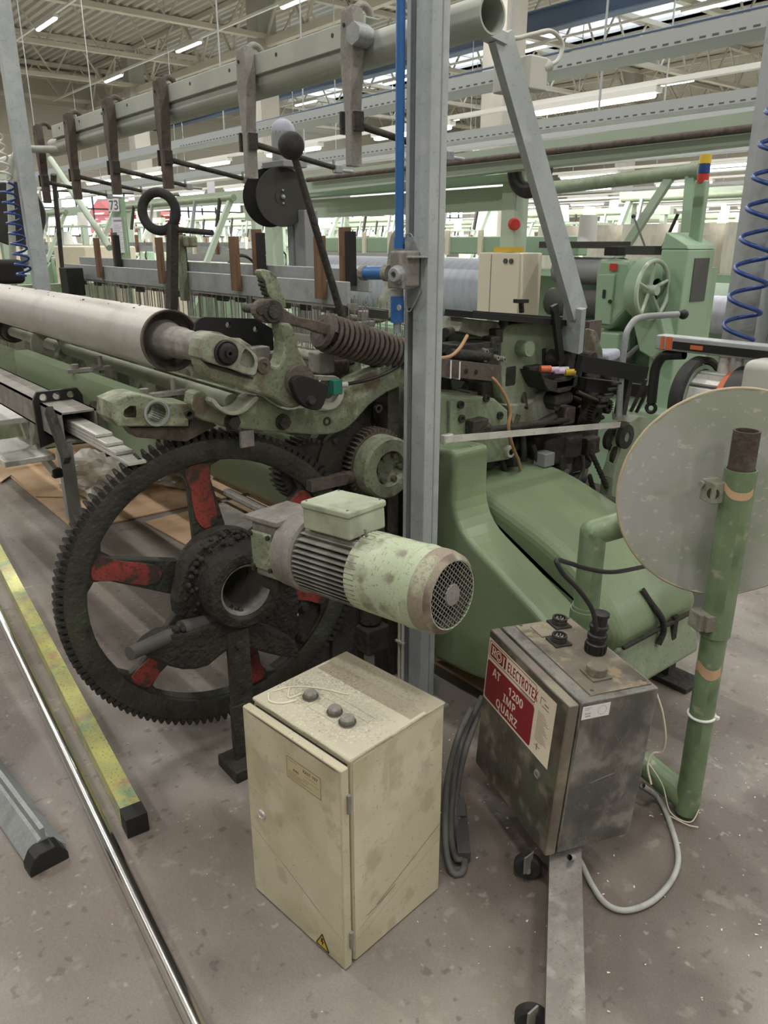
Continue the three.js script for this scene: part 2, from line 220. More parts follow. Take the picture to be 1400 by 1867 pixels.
{ // end wall with its row of windows, and the other walls
  const w = [], y0 = 1.75, y1 = 3.6; let z = -42;
  w.push(bx([X0 - 0.15, y0 / 2, (Z0 + Z1) / 2], [0.3, y0, Z1 - Z0]), bx([X0 - 0.15, (y1 + DECK) / 2 + 0.1, (Z0 + Z1) / 2], [0.3, DECK - y1 + 0.2, Z1 - Z0]));
  let n = 2; const bays = [];
  for (let zz = -41; zz < 6; zz += 5.2) bays.push([zz, zz + 4.3]);
  let prev = Z0; for (const [a, b] of bays) { w.push(bx([X0 - 0.15, (y0 + y1) / 2, (prev + a) / 2], [0.3, y1 - y0, a - prev])); prev = b; }
  w.push(bx([X0 - 0.15, (y0 + y1) / 2, (prev + Z1) / 2], [0.3, y1 - y0, Z1 - prev]));
  const wl = struct('wall_left', w, M.wall);
  for (let yy = 4.4; yy < 8.2; yy += 1.2) mk('panel_joint', bx([X0 + 0.012, yy, (Z0 + Z1) / 2], [0.024, 0.03, Z1 - Z0]), M.truss, wl);
  mk('ledge', bx([X0 + 0.12, 7.9, (Z0 + Z1) / 2], [0.24, 0.35, Z1 - Z0]), M.truss, wl);
  for (const [a, b] of bays) {
    const wd = struct('window_' + n++, [bx([X0 - 0.15, (y0 + y1) / 2, (a + b) / 2], [0.012, y1 - y0, b - a])], M.glass);
    for (let k = 0; k <= 6; k++) mk('mullion', bx([X0 - 0.1, (y0 + y1) / 2, a + ((b - a) * k) / 6], [0.08, y1 - y0, 0.05]), M.darkGrey, wd);
    for (const y of [y0 + 0.03, 2.9, y1 - 0.03]) mk('transom', bx([X0 - 0.1, y, (a + b) / 2], [0.08, 0.06, b - a]), M.darkGrey, wd);
  }
  struct('wall_back', [bx([(X0 + X1) / 2, DECK / 2, Z0 - 0.15], [X1 - X0, DECK + 0.4, 0.3])], M.wall);
  struct('wall_right', [bx([X1 + 0.15, DECK / 2, (Z0 + Z1) / 2], [0.3, DECK + 0.4, Z1 - Z0])], M.wall);
  struct('wall_front', [bx([(X0 + X1) / 2, DECK / 2, Z1 + 0.15], [X1 - X0, DECK + 0.4, 0.3])], M.wall);
}
one('yard_ground', 'pale paved yard outside the end windows', 'ground', bx([X0 - 20, -0.1, -18], [39, 0.2, 70]), M.lightGrey);
one('red_shed', 'red shed outside seen through the end windows', 'shed', [bx([X0 - 12, 1.5, -19.5], [4, 3, 4]), plateXY([[X0 - 14.2, 3], [X0 - 9.8, 3], [X0 - 12, 3.9]], -21.6, -17.4)], M.red);
{ // roof trusses across the hall, girders and columns along the looms
  const t = thing('roof_truss', 'cream steel lattice truss under the roof deck, first from the end wall', 'truss', [-35.4, 7, 0], 'roof trusses');
  mkl('bottom_chord', [bx([0, 0, (Z0 + Z1) / 2], [0.2, 0.12, Z1 - Z0])], M.truss, t);
  mkl('top_chord', [bx([0, 1.2, (Z0 + Z1) / 2], [0.22, 0.14, Z1 - Z0])], M.truss, t);
  for (let z = -42.4; z < 7; z += 1.7) { mkl('diagonal', beam([0, 0, z], [0, 1.2, z + 0.8], 0.05, 0.05), M.truss, t); mkl('diagonal', beam([0, 1.2, z + 0.9], [0, 0, z + 1.65], 0.05, 0.05), M.truss, t); }
  for (let k = 1; k < 9; k++) copyOf(t, [-35.4 + 4.65 * k, 7, 0], 'cream steel lattice truss under the roof deck, ' + ORD[k] + ' from the end wall');
  for (const [z, where] of [[-13.1, 'nearer the weaving looms'], [-31, 'beyond the rooflight']]) {
    const g = thing('roof_girder', 'cream lattice girder running lengthwise ' + where, 'girder', [X0 / 2 + X1 / 2, 6.9, z]);
    mkl('bottom_chord', bx([0, -0.05, 0], [X1 - X0, 0.2, 0.18]), M.truss, g); mkl('top_chord', bx([0, 1.3, 0], [X1 - X0, 0.14, 0.16]), M.truss, g);
    for (let x = -22; x < 22; x += 2) { mkl('diagonal', beam([x, 0, 0], [x + 0.95, 1.25, 0], 0.07, 0.07), M.truss, g); mkl('diagonal', beam([x + 1.05, 1.25, 0], [x + 2, 0, 0], 0.07, 0.07), M.truss, g); }
    for (const x of [-31, -21.7, -12.3]) {
      const where2 = { '-31': 'by the end wall', '-21.7': 'midway along the hall', '-12.3': 'nearest the camera' }[x];
      one('column', 'grey square concrete column ' + where2 + (z < -20 ? ', far row' : ''), 'column', [rb([x, 4.15, z], [0.62, 8.3, 0.62], 0.03)], M.concrete, 'columns');
    }
  }
  const c = thing('crane_beam', 'blue grey steel runway beam high under the roof', 'beam', [-14, 6.3, -15.6]);
  mkl('web', bx([0, 0, 0], [42, 0.42, 0.02]), M.blueSteel, c); mkl('flange', bx([0, 0.21, 0], [42, 0.03, 0.3]), M.blueSteel, c); mkl('flange', bx([0, -0.21, 0], [42, 0.03, 0.3]), M.blueSteel, c);
}
{ // lamps: single tubes on rails under the trusses, and lamps hung low over the loom rows
  const L = (x, y, z, power, len, label, group) => {
    const l = thing('tube_lamp', label, 'lamp', [x, y, z], group);
    mkl('housing', bx([0, 0.05, 0], [len + 0.1, 0.06, 0.12]), M.white, l); mkl('tube', rb([0, 0, 0], [len, 0.05, 0.1], 0.02), M.glow, l);
    lampLight(l, len, 0.1, [0, -0.035, 0], power); return l;
  };
  for (let r = 0; r < 12; r++) {
    const z = 4.2 - 3.93 * r;
    if (z < -22 && z > -26.2) continue;
    one('lamp_rail', 'thin white rail carrying roof lamps, ' + ORD[r] + ' rail counted from behind the camera', 'rail', bx([(X0 + X1) / 2, 6.93, z], [X1 - X0 - 1, 0.06, 0.06]), M.white, 'roof lamp rails');
    for (let k = 0; k < 7; k++) L(-28.95 + 5.8 * k, 6.81, z, LAMP_HIGH, 1.5, 'tube lamp high under the roof, ' + ORD[k] + ' from the end wall on the ' + ORD[r] + ' rail', 'roof lamps');
  }
  for (const [y, z, w, lab] of [[2.8, -5.4, 0.3, 'broad galvanised cable tray with slotted lip, upper right'], [2.6, -6.65, 0.22, 'galvanised cable tray with slotted sides above the green top beam']]) {
    const t = thing('cable_tray', lab, 'cable tray', [-10, y, z]);
    mkl('bottom', bx([0, 0, 0], [18, 0.01, w]), M.tray, t); for (const s of [-1, 1]) { const sd = mkl('side', bx([0, 0.045, (s * w) / 2], [18, 0.1, 0.008]), M.tray, t); if (s > 0) { const sl = []; for (let x = -1; x < 8.6; x += 0.09) sl.push(bx([x, 0.012, w / 2 + 0.0045], [0.045, 0.012, 0.002])); const st = mkl('slots', sl, M.darkGrey, sd); st.userData.kind = 'stuff'; } }
    mkl('cover_strip', bx([0, 0.085, w / 2 - 0.06], [18, 0.01, 0.12]), M.tray, t);
    for (const x of [-8, 0, 5]) mkl('hanger', bx([x, (8.2 - y) / 2, 0], [0.015, 8.2 - y, 0.015]), M.tray, t);
    if (w > 0.25) mkl('air_line', tube([[-4, 0.11, 0.1], [0, 0.1, 0.12], [4, 0.13, 0.08], [8.6, 0.12, 0.1]], 0.009, 60, 8), M.blueSteel, t);
  }
  for (let r = 0; r < 8; r++) {
    const z = -7.9 - 4.1 * r;
    if (r) { const tr = thing('cable_tray', 'galvanised cable tray with slotted edge above the ' + ['first', 'second', 'third', 'fourth', 'fifth', 'sixth', 'seventh', 'eighth'][r] + ' loom row behind', 'cable tray', [-15, 3.12, z + 1.2]);
    mkl('bottom', bx([0, 0, 0], [36, 0.012, 0.2]), M.tray, tr); mkl('side', bx([0, 0.04, 0.1], [36, 0.08, 0.008]), M.tray, tr); mkl('side', bx([0, 0.04, -0.1], [36, 0.08, 0.008]), M.tray, tr);
    for (let x = -16; x <= 16; x += 8) mkl('hanger', bx([x, 2.54, 0], [0.015, 5.08, 0.015]), M.tray, tr); }
    const rl = one('lamp_rail', 'thin white rail of low lamps over the ' + ORD[r] + ' loom row behind', 'rail', [bx([-15, 3.11, z], [36, 0.05, 0.08])], M.white, 'low lamp rails');
    for (let k = 0; k < 9; k++) L(-6.05 - 3.1 * k, 3.0, z, LAMP_LOW, 1.6, 'low hanging tube lamp over the ' + ORD[r] + ' loom row behind, ' + ORD[k] + ' from the right', 'low lamps');
  }
}

// ---------- things standing and lying in the foreground ----------
{ // beige switch cabinet
  const c = thing('switch_cabinet', 'beige steel switch cabinet standing on the floor, grimy top with three buttons', 'cabinet', [-1.054, 0, -0.742], null, 0.115);
  const W = 0.337, H = 0.55, D = 0.327;
  mkl('body', [rb([-W / 2, H / 2 - 0.002, -(D + 0.03) / 2], [W - 0.006, H - 0.008, D - 0.03], 0.006)], M.cabinet, c);
  const tpl = mkl('top_plate', [rb([-W / 2, H - 0.003, -(D + 0.028) / 2], [W - 0.004, 0.008, D - 0.026], 0.003)], M.cabinetTop, c, 'grimy pale top plate');
  const grime = decal(0.33, 0.296, 3000, (x) => {   // dirt and print on the top plate
    x.fillStyle = '#b9b4a0'; x.fillRect(0, 0, 999, 999);
    const blot = (a, b, r, col, n, k) => { x.fillStyle = col; for (let i = 0; i < n; i++) { const t = rnd(6.3), q = r * Math.sqrt(rnd()); x.beginPath(); x.arc(a + q * Math.cos(t) * k, b + q * Math.sin(t), rnd(0.4, 3.2), 0, 7); x.fill(); } };
    blot(150, 200, 120, 'rgba(222,217,200,0.35)', 900, 1.3); blot(90, 150, 60, 'rgba(225,221,206,0.3)', 500, 1.6);
    x.fillStyle = 'rgba(110,101,82,0.5)'; x.fillRect(8, 62, 314, 44); x.fillStyle = 'rgba(125,116,96,0.45)'; x.fillRect(0, 0, 330, 62);
    blot(165, 60, 60, 'rgba(85,78,64,0.12)', 900, 2.6); blot(90, 96, 40, 'rgba(70,64,52,0.16)', 260, 2); blot(190, 190, 90, 'rgba(80,74,66,0.1)', 600, 1.6); blot(60, 205, 45, 'rgba(60,56,52,0.16)', 260, 1.4);
    x.fillStyle = 'rgba(55,50,44,0.5)'; for (let i = 0; i < 700; i++) x.fillRect(rnd(330), rnd(296), rnd(0.3, 1.3), rnd(0.3, 1.1));
    x.strokeStyle = 'rgba(70,66,58,0.8)'; x.lineWidth = 0.8; x.strokeRect(92, 158, 170, 22); x.strokeRect(120, 206, 90, 26); x.strokeRect(60, 196, 50, 24);
  }, 0.8);
  mkl('dirt_film', place(flat(0.33, 0.296), [-W / 2, H + 0.0014, -(D + 0.028) / 2], [-PI / 2, 0, 0]), grime, tpl, 'dirt stains and printed lines');
  mkl('seal', [bx([-W / 2, H / 2, -0.026], [W - 0.03, H - 0.03, 0.012])], M.blackMatt, c);
  const d = mkl('door', [rb([-W / 2, H / 2 - 0.003, -0.011], [W, H - 0.012, 0.022], 0.004)], M.cabinet, c);
  const wear = (x, s, w, h, n, dark) => { for (let i = 0; i < n; i++) { const a = rnd(w), b = rnd(h), l = rnd(2, 14), t = rnd(-0.9, 0.9) + (rnd() < 0.4 ? 1.2 : 0); s(a, b, a + l * Math.cos(t), b + l * Math.sin(t), rnd(0.3, 1.1), `rgba(${dark},${rnd(0.25, 0.7).toFixed(2)})`); } };
  const face = patina(0.329, 0.53, 1500, 0xc6bfa6, [[0xb4ac90, 3, 6, 0.4, 0.66, 0.8], [0xd2ccb6, 5, 5, 0.5, 0.72, 0.6], [0xa19a82, 9, 6, 0.56, 0.74, 0.5], [0x7c7666, 60, 4, 0.72, 0.84, 0.3]], (x, s) => { wear(x, s, 329, 530, 34, '70,64,52'); s(2, 330, 120, 372, 1.4, 'rgba(95,88,72,0.6)'); s(120, 372, 250, 425, 2.4, 'rgba(85,78,64,0.65)'); s(250, 425, 328, 452, 1.2, 'rgba(85,78,64,0.6)'); s(2, 205, 328, 262, 2.2, 'rgba(212,206,186,0.55)'); for (let i = 0; i < 46; i++) s(rnd(329), rnd(3), rnd(329), rnd(0, 4), rnd(0.5, 2), 'rgba(90,85,76,0.4)'); }, 0.5, 310);
  mkl('face_paint', place(flat(0.329, 0.53), [-W / 2, H / 2 - 0.003, 0.0003]), face, d);
  const side = patina(0.288, 0.532, 1500, 0xc6bfa6, [[0xb4ac90, 3, 6, 0.4, 0.66, 0.8], [0xd2ccb6, 5, 5, 0.5, 0.72, 0.6], [0xa19a82, 9, 6, 0.56, 0.74, 0.5], [0x7c7666, 60, 4, 0.72, 0.84, 0.3]], (x, s) => { wear(x, s, 288, 532, 44, '64,60,54'); s(40, 430, 130, 405, 3, 'rgba(80,76,68,0.6)'); s(70, 420, 285, 330, 3.5, 'rgba(84,80,72,0.5)'); s(10, 452, 120, 408, 1.4, 'rgba(80,76,68,0.6)'); s(2, 480, 286, 372, 1.1, 'rgba(90,86,78,0.5)'); for (let i = 0; i < 26; i++) { const a = rnd(288); s(a, rnd(80), a + rnd(-3, 3), rnd(90, 300), rnd(2, 8), 'rgba(198,196,184,0.13)'); } }, 0.5, 330);
  mkl('side_paint', place(flat(0.288, 0.532), [-0.0026, H / 2 - 0.004, -(D + 0.03) / 2], [0, PI / 2, 0]), side, c);
  mkl('lock', [turned([[0, 0], [0.0115, 0], [0.0115, 0.004], [0.008, 0.0055], [0.007, 0.003], [0.003, 0.003], [0, 0.003]], [-0.284, 0.265, 0], [0, 0, 1], 20), bx([-0.284, 0.265, 0.0045], [0.003, 0.007, 0.002])], M.bright, d, 'round chrome lock');
  const lab = decal(0.116, 0.059, 3000, (x) => { x.fillStyle = '#b9ae8c'; x.fillRect(0, 0, 999, 999); x.strokeStyle = '#3d3a30'; x.lineWidth = 1.2; x.strokeRect(2, 2, 112, 55); x.fillStyle = '#3a362c'; x.font = 'bold 11.5px sans-serif'; x.fillText('KAST 197', 56, 17); x.font = 'bold 9px sans-serif'; x.fillText('4096', 22, 32); for (let i = 0; i < 5; i++) x.fillRect(6, 36 + i * 3.8, 30 + ((i * 37) % 60), 0.8); x.fillRect(62, 24, 40, 0.8); x.fillRect(55, 34, 55, 0.8); x.fillRect(6, 8, 30, 0.8); });
  mkl('type_label', place(flat(0.116, 0.059), [-0.121, 0.461, 0.0006]), lab, d, 'printed type label');
  const tri = [[-0.098, 0.012], [-0.054, 0.012], [-0.076, 0.052]];
  const w = mkl('warning_sign', plateXY(tri, 0.0002, 0.0008, [], 0), M.yellow, d, 'yellow triangular high voltage sign');
  const edge = (a, b) => beam([a[0], a[1], 0.001], [b[0], b[1], 0.001], 0.0016, 0.0024);
  mkl('border', [edge(tri[0], tri[1]), edge(tri[1], tri[2]), edge(tri[2], tri[0])], M.black, w);
  mkl('bolt_symbol', [plateXY([[-0.079, 0.04], [-0.073, 0.04], [-0.0755, 0.031], [-0.071, 0.031], [-0.0785, 0.017], [-0.0765, 0.027], [-0.0815, 0.027]], 0.0006, 0.0016, [], 0)], M.black, w);
  mkl('hinge', [rod([0.003, 0.43, -0.018], [0.003, 0.475, -0.018], 0.005, 0.005, 10), rod([0.003, 0.06, -0.018], [0.003, 0.105, -0.018], 0.005, 0.005, 10)], M.dustSteel, c);
  for (const [x, z, r] of [[-0.236, -0.121, 0.0155], [-0.149, -0.118, 0.015], [-0.101, -0.112, 0.0165]]) {
    const k = mkl('push_button', turned([[0, 0.001], [r + 0.002, 0.001], [r + 0.002, 0.006], [r, 0.008], [r, 0.016], [r - 0.003, 0.0195], [0, 0.0195]], [x, H, z], [0, 1, 0], 24), M.dustSteel, c);
    mkl('collar', turned([[r + 0.002, 0.005], [r + 0.0035, 0.006], [r + 0.003, 0.0085], [r, 0.0085]], [x, H, z], [0, 1, 0], 24), M.darkGrey, k);
  }
  mkl('dried_glue', [tube([[-0.318, H + 0.003, -0.062], [-0.29, H + 0.003, -0.045], [-0.262, H + 0.003, -0.06], [-0.25, H + 0.003, -0.09]], 0.003, 24, 6), tube([[-0.3, H + 0.003, -0.11], [-0.27, H + 0.003, -0.085], [-0.262, H + 0.003, -0.115]], 0.0026, 20, 6), tube([[-0.318, H + 0.003, -0.075], [-0.3, H + 0.003, -0.12], [-0.25, H + 0.003, -0.16], [-0.18, H + 0.003, -0.19]], 0.0022, 24, 6)], M.cream, c, 'strings of dried white glue');
}
{ // dark control box with red sticker, carried by a wheeled stand
  const c = thing('control_box', 'dark grimy steel control box with red and white sticker, tilted on its stand', 'control box', [-0.915, 0.121, -1.251]);
  c.rotation.order = 'YXZ'; c.rotation.set(-0.045, -0.3135, -0.0304); c.updateMatrixWorld(true);
  const W = 0.376, H = 0.4385, D = 0.257;
  mkl('body', [rb([-W / 2, H / 2, -(D + 0.032) / 2], [W - 0.004, H, D - 0.036], 0.005)], M.darkBox, c);
  mkl('seal', [bx([-W / 2, H / 2, -0.033], [W - 0.02, H - 0.02, 0.012])], M.blackMatt, c);
  const d = mkl('door', [rb([-W / 2, H / 2, -0.0145], [W, H - 0.004, 0.029], 0.005)], M.darkDoor, c);
  const scuff = (x, s, w, h, n, col) => { for (let i = 0; i < n; i++) { const a = rnd(w), b = rnd(h), l = rnd(3, 26), t = rnd(0.9, 2.1); s(a, b, a + l * Math.cos(t), b + l * Math.sin(t), rnd(0.4, 2.4), `rgba(${col},${rnd(0.12, 0.4).toFixed(2)})`); } };
  const df = patina(0.366, 0.424, 1500, 0x625b50, [[0x4f4a42, 3, 6, 0.36, 0.64, 0.85], [0x827b6b, 5, 6, 0.46, 0.7, 0.8], [0x585f51, 3, 6, 0.45, 0.7, 0.6], [0x968e7e, 8, 6, 0.54, 0.74, 0.6], [0x403b35, 7, 6, 0.54, 0.72, 0.6]], (x, s) => { scuff(x, s, 366, 424, 90, '170,165,150'); scuff(x, s, 366, 424, 70, '40,36,32'); }, 0.4, 350, 0.1);
  mkl('face_paint', place(flat(0.366, 0.424), [-W / 2, H / 2, 0.0003]), df, d);
  const ds = patina(0.212, 0.43, 1500, 0x65645f, [[0x545350, 3, 6, 0.36, 0.64, 0.85], [0x82817b, 4, 6, 0.46, 0.7, 0.8], [0x98938a, 7, 6, 0.54, 0.74, 0.6], [0x454441, 5, 6, 0.54, 0.72, 0.6]], (x, s) => { scuff(x, s, 212, 430, 80, '175,172,162'); scuff(x, s, 212, 430, 60, '45,42,40'); s(60, 236, 128, 222, 2.2, 'rgba(190,188,178,0.6)'); s(20, 242, 132, 228, 1, 'rgba(40,38,36,0.7)'); }, 0.4, 370, 0.1);
  mkl('side_paint', place(flat(0.212, 0.43), [-0.0017, H / 2, -(D + 0.032) / 2], [0, PI / 2, 0]), ds, c);
  mkl('lock', turned([[0, 0], [0.012, 0], [0.012, 0.003], [0.009, 0.005], [0.004, 0.004], [0.004, 0.001], [0, 0.001]], [-0.079, 0.19, 0], [0, 0, 1], 20), M.dustSteel, d, 'small round lock');
  const red = '#8e2430', cr = '#e6dcc8';
  const st = decal(0.326, 0.186, 3000, (x) => {
    const rr = (a, b, w, h, r) => { x.beginPath(); x.roundRect(a, b, w, h, r); };
    x.fillStyle = cr; x.fillRect(0, 0, 999, 999);
    x.fillStyle = red; rr(4, 64, 238, 116, 8); x.fill();
    x.strokeStyle = red; x.lineWidth = 2.2; rr(6, 6, 234, 48, 7); x.stroke();
    x.fillStyle = red; rr(12, 11, 82, 38, 4); x.fill();
    x.fillStyle = cr; x.font = 'bold 36px serif'; x.fillText('R', 16, 43); x.fillText('J', 75, 43);
    x.strokeStyle = cr; x.lineWidth = 3.2; x.beginPath(); x.arc(56, 30, 14.5, 0, 7); x.stroke(); x.beginPath(); x.arc(56, 30, 8.5, 0, 7); x.stroke();
    x.save(); x.translate(101, 46.5); x.scale(0.62, 1); x.fillStyle = red; x.font = 'bold 40px sans-serif'; x.fillText('ELECTROTEX', 0, 0); x.restore();
    x.fillStyle = cr; x.font = 'bold 34px sans-serif'; x.fillText('AT', 34, 98); x.fillText('1200', 118, 104); x.fillText('IMP', 98, 138); x.fillText('QUARZ', 66, 172);
    x.strokeStyle = '#7a5a50'; x.lineWidth = 1; x.strokeRect(172, 55.5, 66, 7); x.fillStyle = '#6a5048'; for (let i = 0; i < 2; i++) x.fillRect(176, 57.5 + 2.8 * i, 58, 0.9);
    x.fillStyle = '#54453c'; for (let i = 0; i < 16; i++) x.fillRect(258, 62 + i * 5.2, 30 + ((i * 29) % 24), 1.3);
    x.fillRect(262, 20, 22, 2.2); x.fillRect(262, 20, 2, 20); x.fillRect(280, 30, 18, 3); x.fillRect(270, 40, 30, 2.2); x.fillRect(262, 155, 24, 2); x.fillRect(270, 148, 3, 20);
    x.fillStyle = 'rgba(110,95,75,0.35)'; for (let i = 0; i < 130; i++) x.fillRect(((i * 61.7) % 326), ((i * 37.3) % 186), 1.2 + (i % 4) * 0.7, 1 + (i % 3) * 0.8);
  }, 0.45);
  mkl('sticker', place(flat(0.326, 0.186), [-0.207, 0.322, 0.0007]), st, d, 'red and cream sticker with white lettering');
  const tp = mkl('top_plate', [rb([-W / 2 - 0.004, H + 0.0015, -0.158], [W - 0.03, 0.004, 0.175], 0.0015)], M.boxTop, c, 'dusty screwed plate on top');
  for (const [x, z] of [[-0.36, -0.085], [-0.035, -0.085], [-0.36, -0.235], [-0.035, -0.235]]) mkl('screw', turned([[0, 0], [0.005, 0], [0.004, 0.0025], [0, 0.003]], [x, H + 0.003, z], [0, 1, 0], 10), M.darkGrey, tp);
  const sock = (x, z, n, m = M.iron) => { const s = mkl(n, [rb([x, H + 0.006, z], [0.052, 0.006, 0.05], 0.002), turned([[0, 0.008], [0.02, 0.008], [0.0205, 0.012], [0.0185, 0.014], [0.0205, 0.017], [0.0185, 0.02], [0.0205, 0.023], [0.02, 0.027], [0.016, 0.027], [0.0155, 0.018], [0, 0.018]], [x, H, z], [0, 1, 0], 24)], m, c); for (let i = 0; i < 7; i++) mkl('pin', rod([x + 0.009 * Math.cos(i), H + 0.018, z + 0.009 * Math.sin(i)], [x + 0.009 * Math.cos(i), H + 0.025, z + 0.009 * Math.sin(i)], 0.0014, 0.0014, 6), M.bright, s); };
  sock(-0.335, -0.19, 'round_socket'); sock(-0.252, -0.135, 'round_socket');
  mkl('blank_plate', [rb([-0.315, H + 0.005, -0.13], [0.06, 0.003, 0.05], 0.001)], M.boxTop, c);
  mkl('dust_cap', [rb([-0.09, H + 0.006, -0.135], [0.058, 0.006, 0.055], 0.002), turned([[0, 0.03], [0.022, 0.03], [0.0245, 0.028], [0.025, 0.01], [0, 0.008]], [-0.09, H, -0.135], [0, 1, 0], 28)], M.boxTop, c);
  const pc = [-0.185, H, -0.2];
  mkl('cable_plug', [turned([[0, 0.004], [0.026, 0.004], [0.026, 0.03], [0.0225, 0.033], [0.0225, 0.042], [0.025, 0.044], [0.025, 0.055], [0.021, 0.058], [0.021, 0.07], [0.0235, 0.072], [0.0235, 0.08], [0.019, 0.083], [0.0185, 0.105], [0.022, 0.107], [0.022, 0.114], [0.008, 0.116], [0, 0.116]], pc, [0, 1, 0], 26), ...Array.from({ length: 14 }, (_, i) => bx([pc[0] + 0.026 * Math.cos(i * 0.449), H + 0.018, pc[2] + 0.026 * Math.sin(i * 0.449)], [0.004, 0.022, 0.004], [0, -i * 0.449, 0]))], M.black, c, 'black ribbed round cable plug');
  const sl = decal(0.077, 0.036, 4000, (x) => { x.fillStyle = '#dedfdc'; x.fillRect(0, 0, 999, 999); x.fillStyle = '#55585a'; for (let i = 0; i < 2; i++) x.fillRect(6, 6 + i * 4, 20 - i * 6, 1); x.font = 'bold 6px sans-serif'; x.fillText('TELAF', 8, 23); x.fillText('AB56', 10, 30); x.strokeStyle = '#777b7d'; x.lineWidth = 1.6; x.setLineDash([2, 2.2]); x.beginPath(); x.arc(56, 18, 11.5, 0, 7); x.stroke(); });
  mkl('paper_label', place(flat(0.077, 0.036), [0.0002, 0.41, -0.077], [0, PI / 2, 0]), sl, c, 'small white paper label');
}
M.cordEdge = plain(0xb3a88f, 0.9);
M.cableDark = mtex(tex(256, 0.2, 0x62625f, [[0x4c4c4a, 6, 4, 0.45, 0.7, 0.8]], 10, 175), 0.7);
{ // wheeled stand behind and under the control box
  const s = thing('machine_stand', 'wheeled green and grey pipe stand carrying the dark control box and the grey disc', 'stand', [-1.165, 0, -1.68]);
  const b = mk('base_bar', [beam([-0.56, 0.075, -0.885], [-1.0, 0.075, -1.44], 0.078, 0.045)], M.dustSteel, s);
  mk('end_plate', [beam([-0.583, 0.07, -0.9], [-0.6, 0.07, -0.92], 0.1, 0.06)], M.dustSteel, b);
  mk('base_bar', [beam([-1.2, 0.055, -1.7], [-0.97, 0.05, -1.4], 0.06, 0.04)], M.poleGreen, s);
  const caster = (p, q) => { const k = mk('caster', [turned([[0, -0.014], [0.03, -0.014], [0.036, -0.008], [0.036, 0.008], [0.03, 0.014], [0, 0.014]], p, q, 24)], M.rubber, s); mk('fork', [beam([p[0] + q[0] * 0.019, p[1], p[2] + q[2] * 0.019], [p[0] + q[0] * 0.019, p[1] + 0.05, p[2] + q[2] * 0.019], 0.03, 0.004, 0), rod([p[0] - q[0] * 0.02, p[1], p[2] - q[2] * 0.02], [p[0] + q[0] * 0.022, p[1], p[2] + q[2] * 0.022], 0.008, 0.008, 10)], M.dustSteel, k); };
  caster([-0.98, 0.036, -1.27], [0.62, 0, 0.78]); caster([-0.70, 0.036, -0.96], [0.62, 0, 0.78]); caster([-1.2, 0.036, -1.6], [0.62, 0, 0.78]);
  mk('column', [rod([-1.165, 0.06, -1.68], [-1.165, 0.58, -1.68], 0.04)], M.poleGreen, s);
  mk('socket', [turned([[0.044, 0], [0.044, 0.11], [0.037, 0.11], [0.037, 0.02]], [-1.165, 0.46, -1.68], [0, 1, 0], 28)], M.poleGreen, s);
  const j = mk('elbow_pipe', [rod([-1.165, 0.5, -1.68], [-1.165, 0.8, -1.68], 0.0365), ball([-1.165, 0.8, -1.68], 0.0365, 20), rod([-1.165, 0.8, -1.68], [-1.0, 0.875, -1.965], 0.0365)], M.poleGreen, s);
  const tp = mk('base_pipe', [rod([-1.165, 0.1, -1.68], [-0.99, 0.08, -1.81], 0.036), rod([-1.0, 0.08, -1.81], [-0.857, 0.045, -1.805], 0.037)], M.poleGreen, s);
  // the disc on the end of the elbow pipe
  const dn = V([0.7, 0.02, 0.714]).normalize(), dc = V([-.905,.933,-1.873]);
  const disc = mk('round_shield', [turned([[0, 0.004], [0.275, 0.004], [0.276, 0], [0.275, -0.004], [0, -0.004]], dc.toArray(), dn.toArray(), 72)], M.disc, s, 'large scuffed grey round shield');
  const rim = []; for (let i = 0; i <= 72; i++) { const a = (i / 72) * PI * 2; rim.push(new THREE.Vector3(0.276 * Math.cos(a), rnd(-0.001, 0.002), 0.276 * Math.sin(a))); }
  mk('rim_cord', along(new THREE.TubeGeometry(new THREE.CatmullRomCurve3(rim), 150, 0.0045, 6), dc, dn), M.cordEdge, disc);
}
